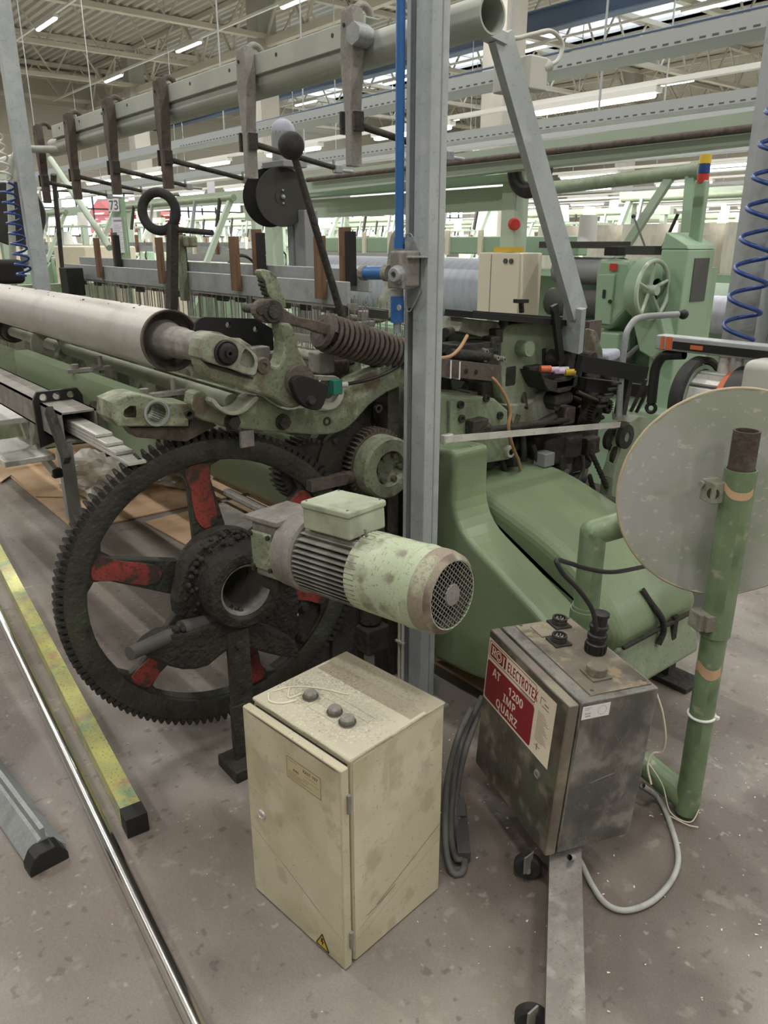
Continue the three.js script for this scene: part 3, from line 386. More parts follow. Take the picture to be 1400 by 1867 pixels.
{ // upright green pole
  const p = thing('green_pole', 'upright green telescopic pipe with torn tape, standing before the round shield', 'pole', [-0.847, 0, -1.8]);
  const Q = (y, dx = 0, dz = 0) => [-0.847 + dx, y, -1.8 + dz];
  mk('lower_tube', rod(Q(0.012), Q(0.62), 0.0325, 0.0325, 28), M.poleGreen, p);
  mk('upper_sleeve', turned([[0.033, 0.58], [0.0385, 0.58], [0.0385, 1.03], [0.033, 1.03]], Q(0), [0, 1, 0], 32), M.poleGreen, p);
  mk('inner_tube', turned([[0.031, 1.0], [0.031, 1.125], [0.026, 1.125], [0.026, 1.0]], Q(0), [0, 1, 0], 28), M.rust, p);
  mk('clamp', [rb([-0.89, 0.97, -1.77], [0.05, 0.055, 0.045], 0.004, [0, -0.45, 0]), rod([-0.915, 0.985, -1.765], [-0.915, 0.985, -1.745], 0.008, 0.008, 8)], M.dustGreen, p);
  mk('clamp_hole', turned([[0.008, 0], [0.0145, 0], [0.0145, 0.004], [0.008, 0.004], [0.008, -0.01], [0, -0.01]], [-0.881, 0.97, -1.748], [0.43, 0, 0.9], 18), M.iron, p);
  mk('stop_block', [rb([-0.873, 0.625, -1.765], [0.05, 0.05, 0.04], 0.004, [0, -0.45, 0]), rb([-0.843, 0.625, -1.76], [0.014, 0.045, 0.03], 0.003, [0, -0.45, 0])], M.dustGreen, p);
  for (const [y, dy] of [[1.0, 0.02], [0.5, 0.03]]) { const g = new THREE.CylinderGeometry(y > 0.8 ? 0.0393 : 0.0333, y > 0.8 ? 0.0393 : 0.0333, dy, 20, 3, true, -1.1, 2.6); const a = g.attributes.position; for (let i = 0; i < a.count; i++) a.setY(i, a.getY(i) + 0.01 * Math.sin(a.getX(i) * 70 + a.getZ(i) * 90)); g.computeVertexNormals(); mk('tape_scrap', place(g, Q(y - 0.02)), M.ply, p, 'torn brown tape'); }
  const zt = thing('cable_tie', 'white plastic cable tie around the green pole', 'cable tie', Q(0.335));
  mkl('strap', place(new THREE.TorusGeometry(0.0345, 0.004, 8, 32), null, [PI / 2 + 0.06, 0, 0]), M.white, zt); mkl('head', rb([0.036, 0.002, -0.012], [0.014, 0.01, 0.012], 0.002), M.white, zt);
  one('string', 'thin pale string tied round the foot of the green pole', 'string', [tube([Q(0.13, -0.13, 0.03), Q(0.09, -0.06, 0.045), Q(0.02, -0.02, 0.05), Q(0.008, 0.03, 0.03), Q(0.04, 0.036, 0)], 0.0018, 30, 6), tube([Q(0.01, -0.03, 0.055), Q(0.008, 0.03, 0.045), Q(0.008, 0.055, 0.03)], 0.0018, 16, 6)], M.cream);
}
one('black_cable', 'black cable rising from the plug of the dark box and looping over to the shield', 'cable', tube([[-.956,.669,-1.43], [-.968,.723,-1.422], [-.985,.78,-1.385], [-1.003,.823,-1.348], [-1.019,.857,-1.336], [-1.039,.825,-1.408], [-1.043,.78,-1.504], [-1.032,.751,-1.595], [-1.093,.677,-1.851]], 0.0058, 80, 10), M.black);
one('grey_cable', 'grey rubber cable looping on the floor under the dark box', 'cable', tube([[-0.87, 0.135, -1.285], [-.906,.04,-1.384], [-.855,.009,-1.371], [-.794,.009,-1.348], [-.751,.009,-1.37], [-.727,.009,-1.446], [-.735,.009,-1.547], [-.769,.009,-1.63], [-.848,.009,-1.72], [-.922,.02,-1.776], [-.937,.09,-1.707]], 0.0075, 90, 12), M.cableGrey);
one('thin_cable', 'thin white cable hanging behind the dark box', 'cable', tube([[-.88,.467,-1.605], [-.865,.404,-1.624], [-.856,.327,-1.64], [-.864,.276,-1.647], [-.883,.263,-1.637], [-.887,.23,-1.624], [-.868,.181,-1.622]], 0.003, 40, 8), M.cream);
{ // bundle of dusty cables behind the beige cabinet
  const b = thing('cable_bundle', 'bundle of dusty grey cables looped on the floor behind the beige cabinet', 'cables', [-1.2, 0, -1.3]);
  const C1 = [[[[-1.306,.295,-1.38], [-1.297,.225,-1.32], [-1.244,.144,-1.231], [-1.151,.056,-1.14], [-1.102,.01,-1.122], [-1.098,.012,-1.158], [-1.21,.02,-1.26], [-1.269,.16,-1.277], [-1.33,.224,-1.385]]], [[[-1.318,.302,-1.437], [-1.307,.214,-1.352], [-1.252,.14,-1.265], [-1.184,.039,-1.192], [-1.112,.02,-1.152], [-1.176,.03,-1.218], [-1.316,.133,-1.314]]], [[[-1.326,.245,-1.43], [-1.277,.169,-1.325], [-1.227,.072,-1.248], [-1.148,.02,-1.19], [-1.123,.01,-1.191]]]];
  for (const [c] of C1) mk('cable', tube(c, 0.009, 70, 10), M.cableDark, b);
  mk('connector', [beam([-1.237,.05,-1.276], [-1.112,.03,-1.171], 0.035, 0.02), beam([-1.238,.08,-1.272], [-1.205,.05,-1.247], 0.028, 0.028)], M.darkGrey, b);
}
{ // lengths of metal lying on the floor, lower left
  const y = thing('square_tube', 'yellow passivated square steel tube with black end cap lying on floor', 'tube', [-1.8, 0, -0.56]);
  const a = [-1.80, 0.032, -0.552], e = [-4.6, 0.032, -0.80];
  mk('tube', beam(a, e, 0.055, 0.055), M.gold, y);
  mk('end_cap', [beam([-1.755, 0.032, -0.548], [-1.812, 0.032, -0.553], 0.06, 0.06)], M.black, y, 'black plastic end cap');
  const ch = one('round_tube', 'shiny chromed round tube lying on floor, longest of three', 'tube', [rod([-0.85, 0.021, -0.398], [-4.4, 0.021, -0.668], 0.0195, 0.0195, 40)], M.chrome);
  const g = thing('metal_extrusion', 'galvanised roof-shaped profile with fin and black end plug, lying on floor', 'profile', [-1.8, 0, -0.31]);
  const prof = [[-0.052, 0.002], [-0.052, 0.012], [-0.014, 0.062], [-0.006, 0.066], [-0.006, 0.096], [0.006, 0.096], [0.006, 0.066], [0.014, 0.062], [0.052, 0.012], [0.052, 0.002]];
  const ex = extr(prof.map((p) => [-p[0], p[1]]).reverse(), 2.6, [], 0.001); ex.rotateY(-PI / 2).rotateY(0.085).translate(-1.83, 0, -0.325);
  mk('profile', ex, M.galv, g);
  const cap = extr([[-0.05, 0.001], [-0.05, 0.02], [-0.034, 0.05], [-0.02, 0.058], [0.02, 0.058], [0.034, 0.05], [0.05, 0.02], [0.05, 0.001]].map((p) => [-p[0], p[1]]).reverse(), 0.05, [], 0.003); cap.rotateY(-PI / 2).rotateY(0.085).translate(-1.785, 0, -0.321);
  mk('end_plug', cap, M.black, g, 'black rubber end plug');
}
{ // lint and debris on the floor
  const g = new THREE.TetrahedronGeometry(0.006); g.scale(1.6, 0.4, 0.8); const n = 520, im = new THREE.InstancedMesh(g, M.yarn, n); const m = new THREE.Matrix4(), q = new THREE.Quaternion(), u = new THREE.Vector3(0, 1, 0);
  for (let i = 0; i < n; i++) { const near = rnd() < 0.75, x = near ? rnd(-1.6, 0.1) : rnd(-3.5, 0), z = near ? rnd(-2.6, -0.9) : rnd(-1.2, 0.3), s = rnd(0.15, 0.7) * (near ? 1 : 0.6); m.compose(new THREE.Vector3(x, 0.002, z), q.setFromAxisAngle(u, rnd(6.3)), new THREE.Vector3(s, s, s)); im.setMatrixAt(i, m); }
  im.name = 'floor_lint'; im.userData = { label: 'white lint flecks scattered over the concrete floor', category: 'lint', kind: 'stuff' }; im.castShadow = im.receiveShadow = true; scene.add(im);
}
M.motorBox = mtex(tex(256, 0.4, 0xa6ae98, [[0x949b86, 4, 5, 0.42, 0.66, 0.8], [0xb9bfae, 6, 5, 0.5, 0.7, 0.6], [0x7b7f70, 9, 6, 0.58, 0.72, 0.6]], 10, 221), 0.65);
M.wornRim = mtex(tex(512, 0.3, 0x8d8474, [[0xa7b096, 5, 5, 0.5, 0.6, 0.9], [0x5f4d45, 6, 5, 0.52, 0.66, 0.9], [0x776a5e, 30, 4, 0.5, 0.7, 0.8]], 10, 211), 0.6, 0.1, 0.001);
{ // geared motor on the end of the loom
  const o = [-1.568,.791,-1.008], e = [-1.099,.817,-1.08], dx = e[0] - o[0], dz = e[2] - o[2], Ln = Math.hypot(dx, e[1] - o[1], dz);
  const m = thing('geared_motor', 'pale green electric gear motor with mesh fan guard, above the beige cabinet', 'motor', o);
  m.rotation.order = 'YZX'; m.rotation.set(0, Math.atan2(-dz, dx), Math.asin((e[1] - o[1]) / Ln)); m.updateMatrixWorld(true);
  const R = 0.094, X = [1, 0, 0], lz = (p, x, n = 40) => turned(p, [x, 0, 0], X, n);
  mkl('flange', [lz([[0, -0.035], [0.088, -0.035], [0.1, -0.026], [0.1, 0.006], [0.097, 0.01], [0.097, 0.022], [0.103, 0.026], [0.103, 0.045], [0.096, 0.05], [0, 0.05]], 0, 44)], M.dustSteel, m, 'dusty round flange');
  const core = mkl('finned_housing', [lz([[0, 0.05], [0.074, 0.05], [0.074, 0.27], [0, 0.27]], 0), rb([0.16, 0.07, 0], [0.21, 0.03, 0.1], 0.006), rb([0.16, -0.07, 0], [0.21, 0.03, 0.07], 0.006)], M.dustSteel, m);
  const fin = uvm(rb([0.16, 0, 0], [0.215, 0.0035, 0.034], 0.001));
  for (const s of [-1, 1]) for (let k = -6; k <= 6; k++) { const f = mesh(fin, M.dustSteel), yy = k * 0.0125; f.name = 'cooling_fin'; f.position.set(0, yy, s * (Math.sqrt(R * R - yy * yy) - 0.014)); core.add(f); }
  for (const s of [-1, 1]) for (let k = -3; k <= 3; k++) { const f = mesh(fin, M.dustSteel), zz = k * 0.0135; f.name = 'cooling_fin'; f.rotation.x = PI / 2; f.position.set(0, s * (Math.sqrt(R * R - zz * zz) - 0.014), zz); core.add(f); }
  const L0 = 0.235, L1 = Ln + 0.005;
  const cowl = mkl('fan_cowl', [lz([[0.09, L0], [0.0965, L0], [0.0965, L1 - 0.085], [0.0985, L1 - 0.083], [0.0985, L1 - 0.078], [0.0965, L1 - 0.076], [0.096, L1 - 0.032], [0.091, L1 - 0.012], [0.079, L1], [0.0765, L1], [0.0765, L1 - 0.004], [0.088, L1 - 0.016], [0.0925, L1 - 0.034], [0.0925, L0 + 0.003]], 0, 56)], M.motorGreen, m, 'chipped pale green fan cowl');
  mkl('worn_rim', [lz([[0.0968, L1 - 0.05], [0.0968, L1 - 0.034], [0.0918, L1 - 0.0115], [0.0793, L1 + 0.001]], 0, 56)], M.wornRim, cowl, 'worn rim with bare rusty patches');
  const gr = []; for (let k = -7; k <= 7; k++) { const q = k * 0.0102, h = Math.sqrt(0.078 * 0.078 - q * q); for (const s of [0.78, -0.78]) { const c = Math.cos(s), n = Math.sin(s); gr.push(rod([L1 - 0.002 - 0.0012 * Math.sign(s), q * c - h * n, q * n + h * c], [L1 - 0.002 - 0.0012 * Math.sign(s), q * c + h * n, q * n - h * c], 0.0013, 0.0013, 6)); } }
  mkl('mesh_guard', [...gr, lz([[0, L1 - 0.003], [0.026, L1 - 0.003], [0.024, L1 + 0.001], [0, L1 + 0.002]], 0, 24)], M.dustSteel, cowl, 'dusty wire mesh guard');
  mkl('fan', [lz([[0, L1 - 0.05], [0.084, L1 - 0.05], [0.084, L1 - 0.045], [0, L1 - 0.045]], 0, 30), ...Array.from({ length: 7 }, (_, i) => place(new THREE.BoxGeometry(0.03, 0.055, 0.003).translate(L1 - 0.03, 0.05, 0), null, [0, 0, 0]).rotateX(i * 0.898))], M.black, m);
  const t = mkl('terminal_box', [rb([0.15, 0.118, 0.0], [0.16, 0.055, 0.125], 0.006, null, 2), rb([0.15, 0.085, 0], [0.1, 0.02, 0.09], 0.003)], M.motorBox, m);
  mkl('lid', [rb([0.15, 0.153, 0], [0.166, 0.018, 0.132], 0.006, null, 2)], M.motorBox, t, 'dusty lid');
  for (const s of [-0.055, 0.055]) for (const x of [0.08, 0.22]) mkl('screw', turned([[0, 0], [0.004, 0], [0.003, 0.002], [0, 0.0025]], [x, 0.161, s], [0, 1, 0], 8), M.darkGrey, t);
  mkl('eye_screw', rod([0.245, 0.09, 0.02], [0.245, 0.115, 0.025], 0.004, 0.004, 8), M.dustSteel, m);
  const gb = mkl('worm_gearbox', [rb([-0.085, 0.0, 0.0], [0.11, 0.16, 0.13], 0.014, null, 2), rb([-0.085, 0.085, 0.0], [0.13, 0.016, 0.15], 0.004), lz([[0, -0.05], [0.06, -0.05], [0.07, -0.03], [0, -0.03]], 0)], M.dustSteel, m);
  mkl('cover_plate', [rb([-0.09, 0.0, 0.07], [0.085, 0.105, 0.012], 0.012, null, 2)], M.castGreen, gb, 'pale green gearbox cover');
  for (const [x, y] of [[-0.125, 0.045], [-0.055, 0.045], [-0.125, -0.045], [-0.055, -0.045]]) mkl('bolt', hex([x, y, 0.075], [x, y, 0.082], 0.007), M.iron, gb);
  mkl('mounting_foot', [rb([-0.11, -0.1, 0.0], [0.07, 0.05, 0.09], 0.006), rb([-0.14, -0.05, 0.055], [0.02, 0.04, 0.03], 0.005)], M.iron, gb);
}

// ---------- the weaving loom in front ----------
const loom = thing('weaving_loom', 'old green weaving loom with exposed arms, spring and pinions, in the foreground', 'loom', [-2.2, 0, -1.5]);
{
  const lp = (n, g, m, l) => mk(n, g, m, loom, l);
  // side frame: lower plate with a saddle, and the end block with its bored hole
  const sf = lp('side_frame', [plateZY(smooth([[-.895,1.162],[-.92,1.167],[-.943,1.147],[-.962,1.125],[-.99,1.109],[-1.012,1.106],[-1.035,1.113],[-1.057,1.13],[-1.077,1.137],[-1.104,1.131],[-1.126,1.115],[-1.156,1.094],[-1.192,1.081],[-1.23,1.081],[-1.263,1.075],[-1.309,1.064],[-1.354,1.065],[-1.39,1.095],[-1.406,1.13],[-1.434,1.148],[-1.532,1.169],[-1.619,1.189],[-1.67,1.198],[-1.672,1.123],[-1.566,1.088],[-1.492,1.054],[-1.443,1.016],[-1.399,.991],[-1.335,.984],[-1.215,1.005],[-1.085,1.034],[-.998,1.058],[-.948,1.075],[-.893,1.104]], 2), -1.975, -1.92, [], 0.005)], M.castGreen);
  mk('saddle_lip', [plateZY(smooth([[-.933,1.153],[-.952,1.13],[-.979,1.112],[-1.001,1.109],[-1.024,1.116],[-1.046,1.133],[-1.066,1.142],[-1.072,1.135],[-1.052,1.117],[-1.028,1.103],[-1.002,1.097],[-.975,1.101],[-.948,1.118],[-.927,1.143]], 2), -1.96, -1.88, [], 0.003)], M.dustGreen, sf, 'dusty saddle edge');
  for (const p of [[-1.92,1.072,-1.003], [-1.92,1.048,-1.169]]) { mk('bolt', [turned([[0, 0], [0.024, 0], [0.024, 0.006], [0, 0.006]], p, [1, 0, 0], 20), hex([p[0] + 0.005, p[1], p[2]], [p[0] + 0.02, p[1], p[2]], 0.019)], M.iron, sf); }
  for (const p of [[-1.92,1.027,-1.328], [-1.92,1.04,-1.532], [-1.92,1.11,-.878]]) mk('hole_bushing', turned([[0.008, 0], [0.014, 0], [0.014, 0.003], [0.008, 0.003], [0.007, -0.02], [0, -0.02]], p, [1, 0, 0], 16), M.iron, sf);
  const eb = lp('end_block', [plateZY([[-.682,1.162],[-.727,1.175],[-.755,1.174],[-.822,1.15],[-.833,1.141],[-.894,1.132],[-.888,1.069],[-.827,1.078],[-.693,1.097],[-.677,1.12]], -2.06, -1.95, [[-0.8, 1.119, 0.03], [[-.71,1.141],[-.729,1.152],[-.749,1.148],[-.749,1.127],[-.745,1.11],[-.713,1.115],[-.705,1.124]]], 0.004), plateZY([[-.718,1.143],[-.76,1.147],[-.759,1.099],[-.711,1.106]], -2.06, -1.985)], M.castGreen);
  mk('bore_ring', turned([[0.03, -0.11], [0.03, 0.003], [0.036, 0.003], [0.036, -0.004]], [-1.95, 1.119, -0.8], [1, 0, 0], 30), M.galv, eb);
  lp('under_plate', plateZY([[-.729,1.085],[-.898,1.064],[-.913,1.113],[-.954,1.084],[-.983,1.054],[-.885,1.022],[-.747,1.056]], -2.04, -1.97), M.rust);
  lp('hanging_tab', rb([-1.93,1.013,-1.053], [0.012, 0.05, 0.045], 0.003), M.dustSteel);
  // roller arm with bearing cap, pivot and upright arm
  const arm = lp('roller_arm', plateZY(smooth([[-.9,1.259],[-.909,1.224],[-.931,1.2],[-.966,1.188],[-1.006,1.173],[-1.075,1.145],[-1.12,1.127],[-1.157,1.099],[-1.198,1.096],[-1.218,1.112],[-1.239,1.159],[-1.242,1.191],[-1.228,1.219],[-1.205,1.261],[-1.191,1.318],[-1.178,1.334],[-1.154,1.333],[-1.159,1.285],[-1.154,1.252],[-1.14,1.224],[-1.129,1.219],[-1.11,1.227],[-1.086,1.244],[-1.068,1.226],[-1.06,1.206],[-1.041,1.202],[-.983,1.223],[-.929,1.245]], 2), -1.935, -1.87, [], 0.008), M.castGreen);
  const capO = smooth([[-.893,1.267],[-.906,1.311],[-.924,1.322],[-.945,1.323],[-.968,1.318],[-1.018,1.294],[-1.042,1.273],[-1.059,1.253],[-1.053,1.212],[-1.041,1.205],[-.976,1.23],[-.918,1.251]], 2);
  const rec = smooth([[-1.006,1.26],[-1.019,1.282],[-1.032,1.278],[-1.048,1.259],[-1.052,1.241],[-1.045,1.224],[-1.022,1.227],[-1,1.24]], 2);
  const cap = mk('bearing_cap', [plateZY(capO, -1.93, -1.868, [], 0.004), plateZY(capO, -1.868, -1.852, [rec], 0.003)], M.dustGreen, arm, 'dusty bearing cap');
  { const p = [-1.852,1.274,-.963]; mk('axle_end', [turned([[0, 0], [0.034, 0], [0.034, 0.008], [0.03, 0.01], [0.027, 0.008], [0.026, 0.016], [0.022, 0.018], [0.011, 0.018], [0.011, 0.026], [0.005, 0.027], [0.005, 0.015], [0, 0.015]], p, [1, 0, 0], 30)], M.black, arm, 'black turned axle end'); }
  { const p = [-1.87,1.226,-1.085]; mk('rusty_boss', turned([[0.009, -0.02], [0.009, 0.006], [0.021, 0.006], [0.023, 0.002], [0.023, -0.01]], p, [1, 0, 0], 24), M.rust, arm); }
  mk('split_line', plateZY([[-.898,1.263],[-.923,1.246],[-.981,1.225],[-1.05,1.198],[-1.05,1.193],[-.978,1.218],[-.921,1.239]], -1.89, -1.866, [], 0), M.iron, arm);
  { const p = [-1.868,1.173,-1.198]; mk('pivot_disc', turned([[0, 0], [0.046, 0], [0.048, 0.004], [0.046, 0.012], [0, 0.012]], p, [1, 0, 0], 32), M.rust, arm); }
  const cam = mk('cam_plate', [plateZY(smooth([[-1.155,1.175],[-1.167,1.189],[-1.194,1.192],[-1.254,1.167],[-1.278,1.153],[-1.27,1.12],[-1.251,1.089],[-1.222,1.089],[-1.191,1.106],[-1.168,1.136]], 2), -1.86, -1.835)], M.blackMatt, arm, 'black cam plate');
  { const p = [-1.835,1.121,-1.212]; mk('bolt', [hex(p, [p[0] + 0.014, p[1], p[2]], 0.013)], M.iron, arm); }
  lp('white_wheel', turned([[0.02, 0], [0.05, 0], [0.052, 0.012], [0.03, 0.014]], [-1.91,1.119,-1.328], [1, 0, 0], 30), M.lightGrey);
  { const p = [-1.86,1.143,-1.32], s = lp('proximity_sensor', [rb(p, [0.03, 0.045, 0.033], 0.003)], M.teal, 'teal sensor block'); mk('cable', tube([[-1.86,1.146,-1.342], [-1.86,1.147,-1.389], [-1.88,1.146,-1.457], [-1.9,1.153,-1.539], [-1.93,1.177,-1.656]], 0.0055, 30, 8), M.black, s); mk('cable_gland', rod([-1.86,1.146,-1.338], [-1.86,1.145,-1.362], 0.009), M.lightGrey, s); mk('bracket', beam([-1.88,1.174,-1.264], [-1.88,1.164,-1.332], 0.03, 0.012), M.dustSteel, s); }
  // black slotted plate behind, and small pieces under it
  const bp = lp('perforated_plate', plateZY([[-.961,1.318],[-.968,1.339],[-.978,1.348],[-.995,1.352],[-1.155,1.338],[-1.212,1.305],[-1.212,1.232],[-1.157,1.251],[-1.104,1.286],[-.978,1.302]], -2.032, -2.02, [[-1.065, 1.326, 0.0095], [-1.153, 1.308, 0.0095]], 0.001), M.blackMatt, 'black plate with round holes');
  for (const [p, s, r] of [[[-1.98,1.235,-1.132], [0.05, 0.06, 0.06], 0.006], [[-1.98,1.223,-1.181], [0.05, 0.05, 0.05], 0.02], [[-2.05,1.187,-1.403], [0.07, 0.07, 0.06], 0.008]]) lp('spacer_block', rb(p, s, r), M.dustSteel);
  lp('bearing_block', [rb([-2.1,1.2,-1.495], [0.12, 0.07, 0.08], 0.01), rb([-2.08,1.164,-1.453], [0.1, 0.05, 0.1], 0.01)], M.rust);
  // toothed quadrant, fork lever and spring
  const q = lp('toothed_quadrant', plateZY(smooth([[-1.138,1.473],[-1.154,1.477],[-1.189,1.46],[-1.205,1.418],[-1.219,1.372],[-1.189,1.364],[-1.171,1.392],[-1.156,1.417],[-1.151,1.444],[-1.141,1.459]], 2), -1.985, -1.95, [], 0.004), M.castGreen);
  for (const p of [[-1.955,1.448,-1.152], [-1.955,1.436,-1.153], [-1.955,1.424,-1.158], [-1.955,1.412,-1.162], [-1.955,1.4,-1.169]]) mk('tooth', rod([p[0] - 0.022, p[1], p[2] + 0.004], [p[0] + 0.004, p[1], p[2] + 0.004], 0.0058, 0.0058, 10), M.iron, q);
  const fk = lp('fork_lever', [plateZY(smooth([[-1.084,1.364],[-1.088,1.387],[-1.106,1.399],[-1.131,1.401],[-1.158,1.396],[-1.175,1.377],[-1.227,1.347],[-1.339,1.319],[-1.342,1.287],[-1.253,1.312],[-1.18,1.329],[-1.145,1.334],[-1.11,1.339]], 2), -1.925, -1.9, [], 0.005), plateZY(smooth([[-1.121,1.358],[-1.126,1.382],[-1.144,1.394],[-1.169,1.396],[-1.198,1.39],[-1.216,1.371],[-1.22,1.321],[-1.184,1.327],[-1.148,1.332]], 2), -1.985, -1.965, [], 0.005)], M.rust, 'rusty brown fork lever');
  { const p = [-1.9,1.368,-1.139]; mk('pivot_pin', [rod([p[0] - 0.09, p[1], p[2]], [p[0] + 0.016, p[1], p[2]], 0.019, 0.019, 20), turned([[0.02, 0], [0.032, 0], [0.033, 0.006], [0.03, 0.01], [0.02, 0.01]], p, [1, 0, 0], 24)], M.iron, fk); const r = [-1.9,1.373,-1.101]; mk('pivot_pin', rod([r[0] - 0.08, r[1], r[2]], [r[0] + 0.008, r[1], r[2]], 0.012, 0.012, 16), M.iron, fk); }
  const sp = lp('coil_spring', coil([-1.94,1.293,-1.342], [-1.96,1.185,-1.686], 0.053, 0.007, 17, 16, 8), M.rust, 'heavy rusty coil spring');
  mk('spring_core', rod([-1.94,1.297,-1.328], [-1.96,1.18,-1.701], 0.034), M.iron, sp);
  mk('spring_cup', [turned([[0, -0.012], [0.05, -0.012], [0.056, 0], [0.05, 0.006], [0, 0.006]], [-1.94,1.295,-1.338], [0, -0.36, -0.93], 24)], M.rust, sp);
  // ball-ended hand lever
  const hl = lp('hand_lever', [rod([-2.05,1.301,-1.494], [-2.05,1.775,-1.33], 0.0125, 0.0105, 14)], M.iron, 'dark hand lever with ball knob');
  mk('ball_knob', ball([-2.05,1.809,-1.318], 0.038, 28), M.rubber, hl);
  // green tie tube and long channel under the roller
  const tt = lp('tie_tube', rod([-1.96, 1.118, -1.03], [-6.4, 1.118, -1.05], 0.0235, 0.0235, 24), M.tieGreen);
  mk('collar', [rod([-4.28, 1.118, -1.047], [-4.34, 1.118, -1.047], 0.05), rod([-4.34, 1.13, -1.06], [-4.5, 1.13, -1.06], 0.075)], M.iron, tt);
  lp('long_channel', [bx([-2.79, 1.02, -0.85], [1.42, 0.19, 0.012]), bx([-2.79, 1.115, -0.872], [1.42, 0.01, 0.055]), bx([-2.79, 0.925, -0.872], [1.42, 0.01, 0.055])], M.hood, 'long green channel beam');
  for (const x of [-2.15, -2.75]) lp('cross_clip', [bx([x, 1.128, -0.9], [0.03, 0.012, 0.16]), rod([x, 1.11, -0.94], [x, 1.17, -0.94], 0.008, 0.008, 8), rod([x, 1.12, -0.85], [x, 1.15, -0.85], 0.014, 0.014, 8)], M.dustSteel);
  lp('inner_frame', [bx([-3.9, 1.0, -1.25], [3.4, 0.14, 0.02]), bx([-2.9, 1.0, -1.12], [0.12, 0.3, 0.1]), bx([-3.5, 1.0, -1.12], [0.1, 0.3, 0.12])], M.castGreen);
  lp('idler_wheel', [turned([[0.03, -0.01], [0.075, -0.01], [0.08, 0], [0.075, 0.01], [0.03, 0.01]], [-3.45, 1.14, -0.98], [1, 0, 0.3], 28)], M.dustGreen);
  // harness: two long bars, wooden guides, hooks and heddle wires
  const hb = lp('harness_bar', [rb([-3.85, 1.372, -1.70], [3.1, 0.085, 0.018], 0.003)], M.galv, 'front aluminium harness bar'), hb2 = lp('harness_bar', [rb([-3.85, 1.415, -1.80], [3.1, 0.08, 0.018], 0.003)], M.galv);
  for (const [x, dx] of [[-4.72, 0.05], [-3.845, 0.05], [-3.08, 0.055], [-2.44, 0.05]]) { lp('wooden_guide', rb([x, 1.46, -1.675], [dx, 0.22, 0.022], 0.002), M.wood); lp('wooden_guide', rb([x + 0.02, 1.5, -1.775], [dx, 0.2, 0.022], 0.002), M.wood); lp('guide_plate', bx([x + 0.06, 1.49, -1.77], [0.03, 0.19, 0.03]), M.blackMatt); }
  lp('clamp_post', [rb([-3.6, 1.43, -1.675], [0.045, 0.3, 0.03], 0.003), rb([-3.58, 1.55, -1.7], [0.13, 0.05, 0.05], 0.01)], M.castGreen);
  const wires = []; for (let i = 0; i < 290; i++) { const x = rnd(-5.2, -2.15), z = rnd(-2.05, -1.66), y1 = 1.335; wires.push(bx([x, y1 - 0.17, z], [0.0028, 0.34, 0.0028])); }
  const hw = lp('heddle_wires', wires, M.dustSteel, 'many thin heddle wires'); hw.userData.kind = 'stuff';
  lp('heddle_rail', [bx([-3.7, 1.33, -1.70], [2.9, 0.02, 0.012]), bx([-3.7, 1.2, -1.66], [2.9, 0.025, 0.012]), bx([-3.7, 1.3, -1.85], [2.9, 0.03, 0.012])], M.dustSteel);
  const blk = []; for (let i = 0; i < 26; i++) blk.push(bx([-5.1 + i * 0.115 + rnd(0.04), 1.318 - rnd(0.02), -1.69 + rnd(-0.1, 0)], [rnd(0.03, 0.09), 0.03, 0.02]));
  for (const g of blk) lp('heddle_clip', g, M.dark);
  lp('reed_cover', [bx([-3.7, 1.14, -1.55], [3.2, 0.05, 0.1]), bx([-3.7, 1.0, -1.75], [3.2, 0.26, 0.3])], M.castGreen);
  lp('cloth_guide_bar', [rod([-5.5, 1.195, -1.42], [-2.1, 1.195, -1.42], 0.018, 0.018, 12), rod([-5.5, 1.215, -1.2], [-2.25, 1.215, -1.2], 0.012, 0.012, 10)], M.dustGreen);
  const fz = []; for (let i = 0; i < 420; i++) { const x = rnd(-4.6, -2.3); fz.push(ball([x, 1.245 + rnd(0.03), -1.16 + rnd(-0.03, 0.03)], rnd(0.008, 0.017), 5)); }
  const lint = lp('lint_crust', fz, M.rust, 'crust of brown lint along the bar'); lint.userData.kind = 'stuff';
  lp('curved_bracket', [tube([[-2.4,1.389,-2.013], [-2.4,1.317,-1.985], [-2.4,1.267,-1.943], [-2.4,1.27,-1.835], [-2.4,1.282,-1.752]], 0.014, 24, 8), plateZY(smooth([[-2.019,1.591],[-2.04,1.491],[-2.004,1.348],[-1.943,1.276],[-1.916,1.286],[-1.957,1.391],[-1.976,1.491],[-1.992,1.571]], 2), -2.42, -2.39)], M.dustGreen);
  lp('weight_block', [rb([-2.35,1.288,-1.815], [0.04, 0.035, 0.05], 0.004), rod([-2.35,1.311,-1.754], [-2.35,1.351,-1.755], 0.014), rb([-2.3,1.264,-1.721], [0.03, 0.02, 0.18], 0.004)], M.dustSteel);
  // ring handwheel on its post, reel pair, sign board
  const hwp = [-3.411,1.673,-1.5], rg = lp('ring_handle', [new THREE.TorusGeometry(0.078, 0.021, 14, 36).rotateY(0.72).translate(...hwp)], M.rubber, 'black ring-shaped handle'); mk('handle_post', [beam([hwp[0] + 0.06, 1.62, -1.53], [hwp[0] + 0.03, 1.2, -1.5], 0.035, 0.05), rod([hwp[0] + 0.06, 1.6, -1.54], [hwp[0] + 0.25, 1.585, -1.62], 0.012)], M.iron, rg);
  // drive: pinion, flange, ring gear and green hub, pins
  const hub = [-1.9,.848,-1.539];
  lp('pinion', gearX([-2.06, hub[1] + 0.01, hub[2] + 0.24], 0.105, 34, 0.014, 0.07, 0.03), M.iron);
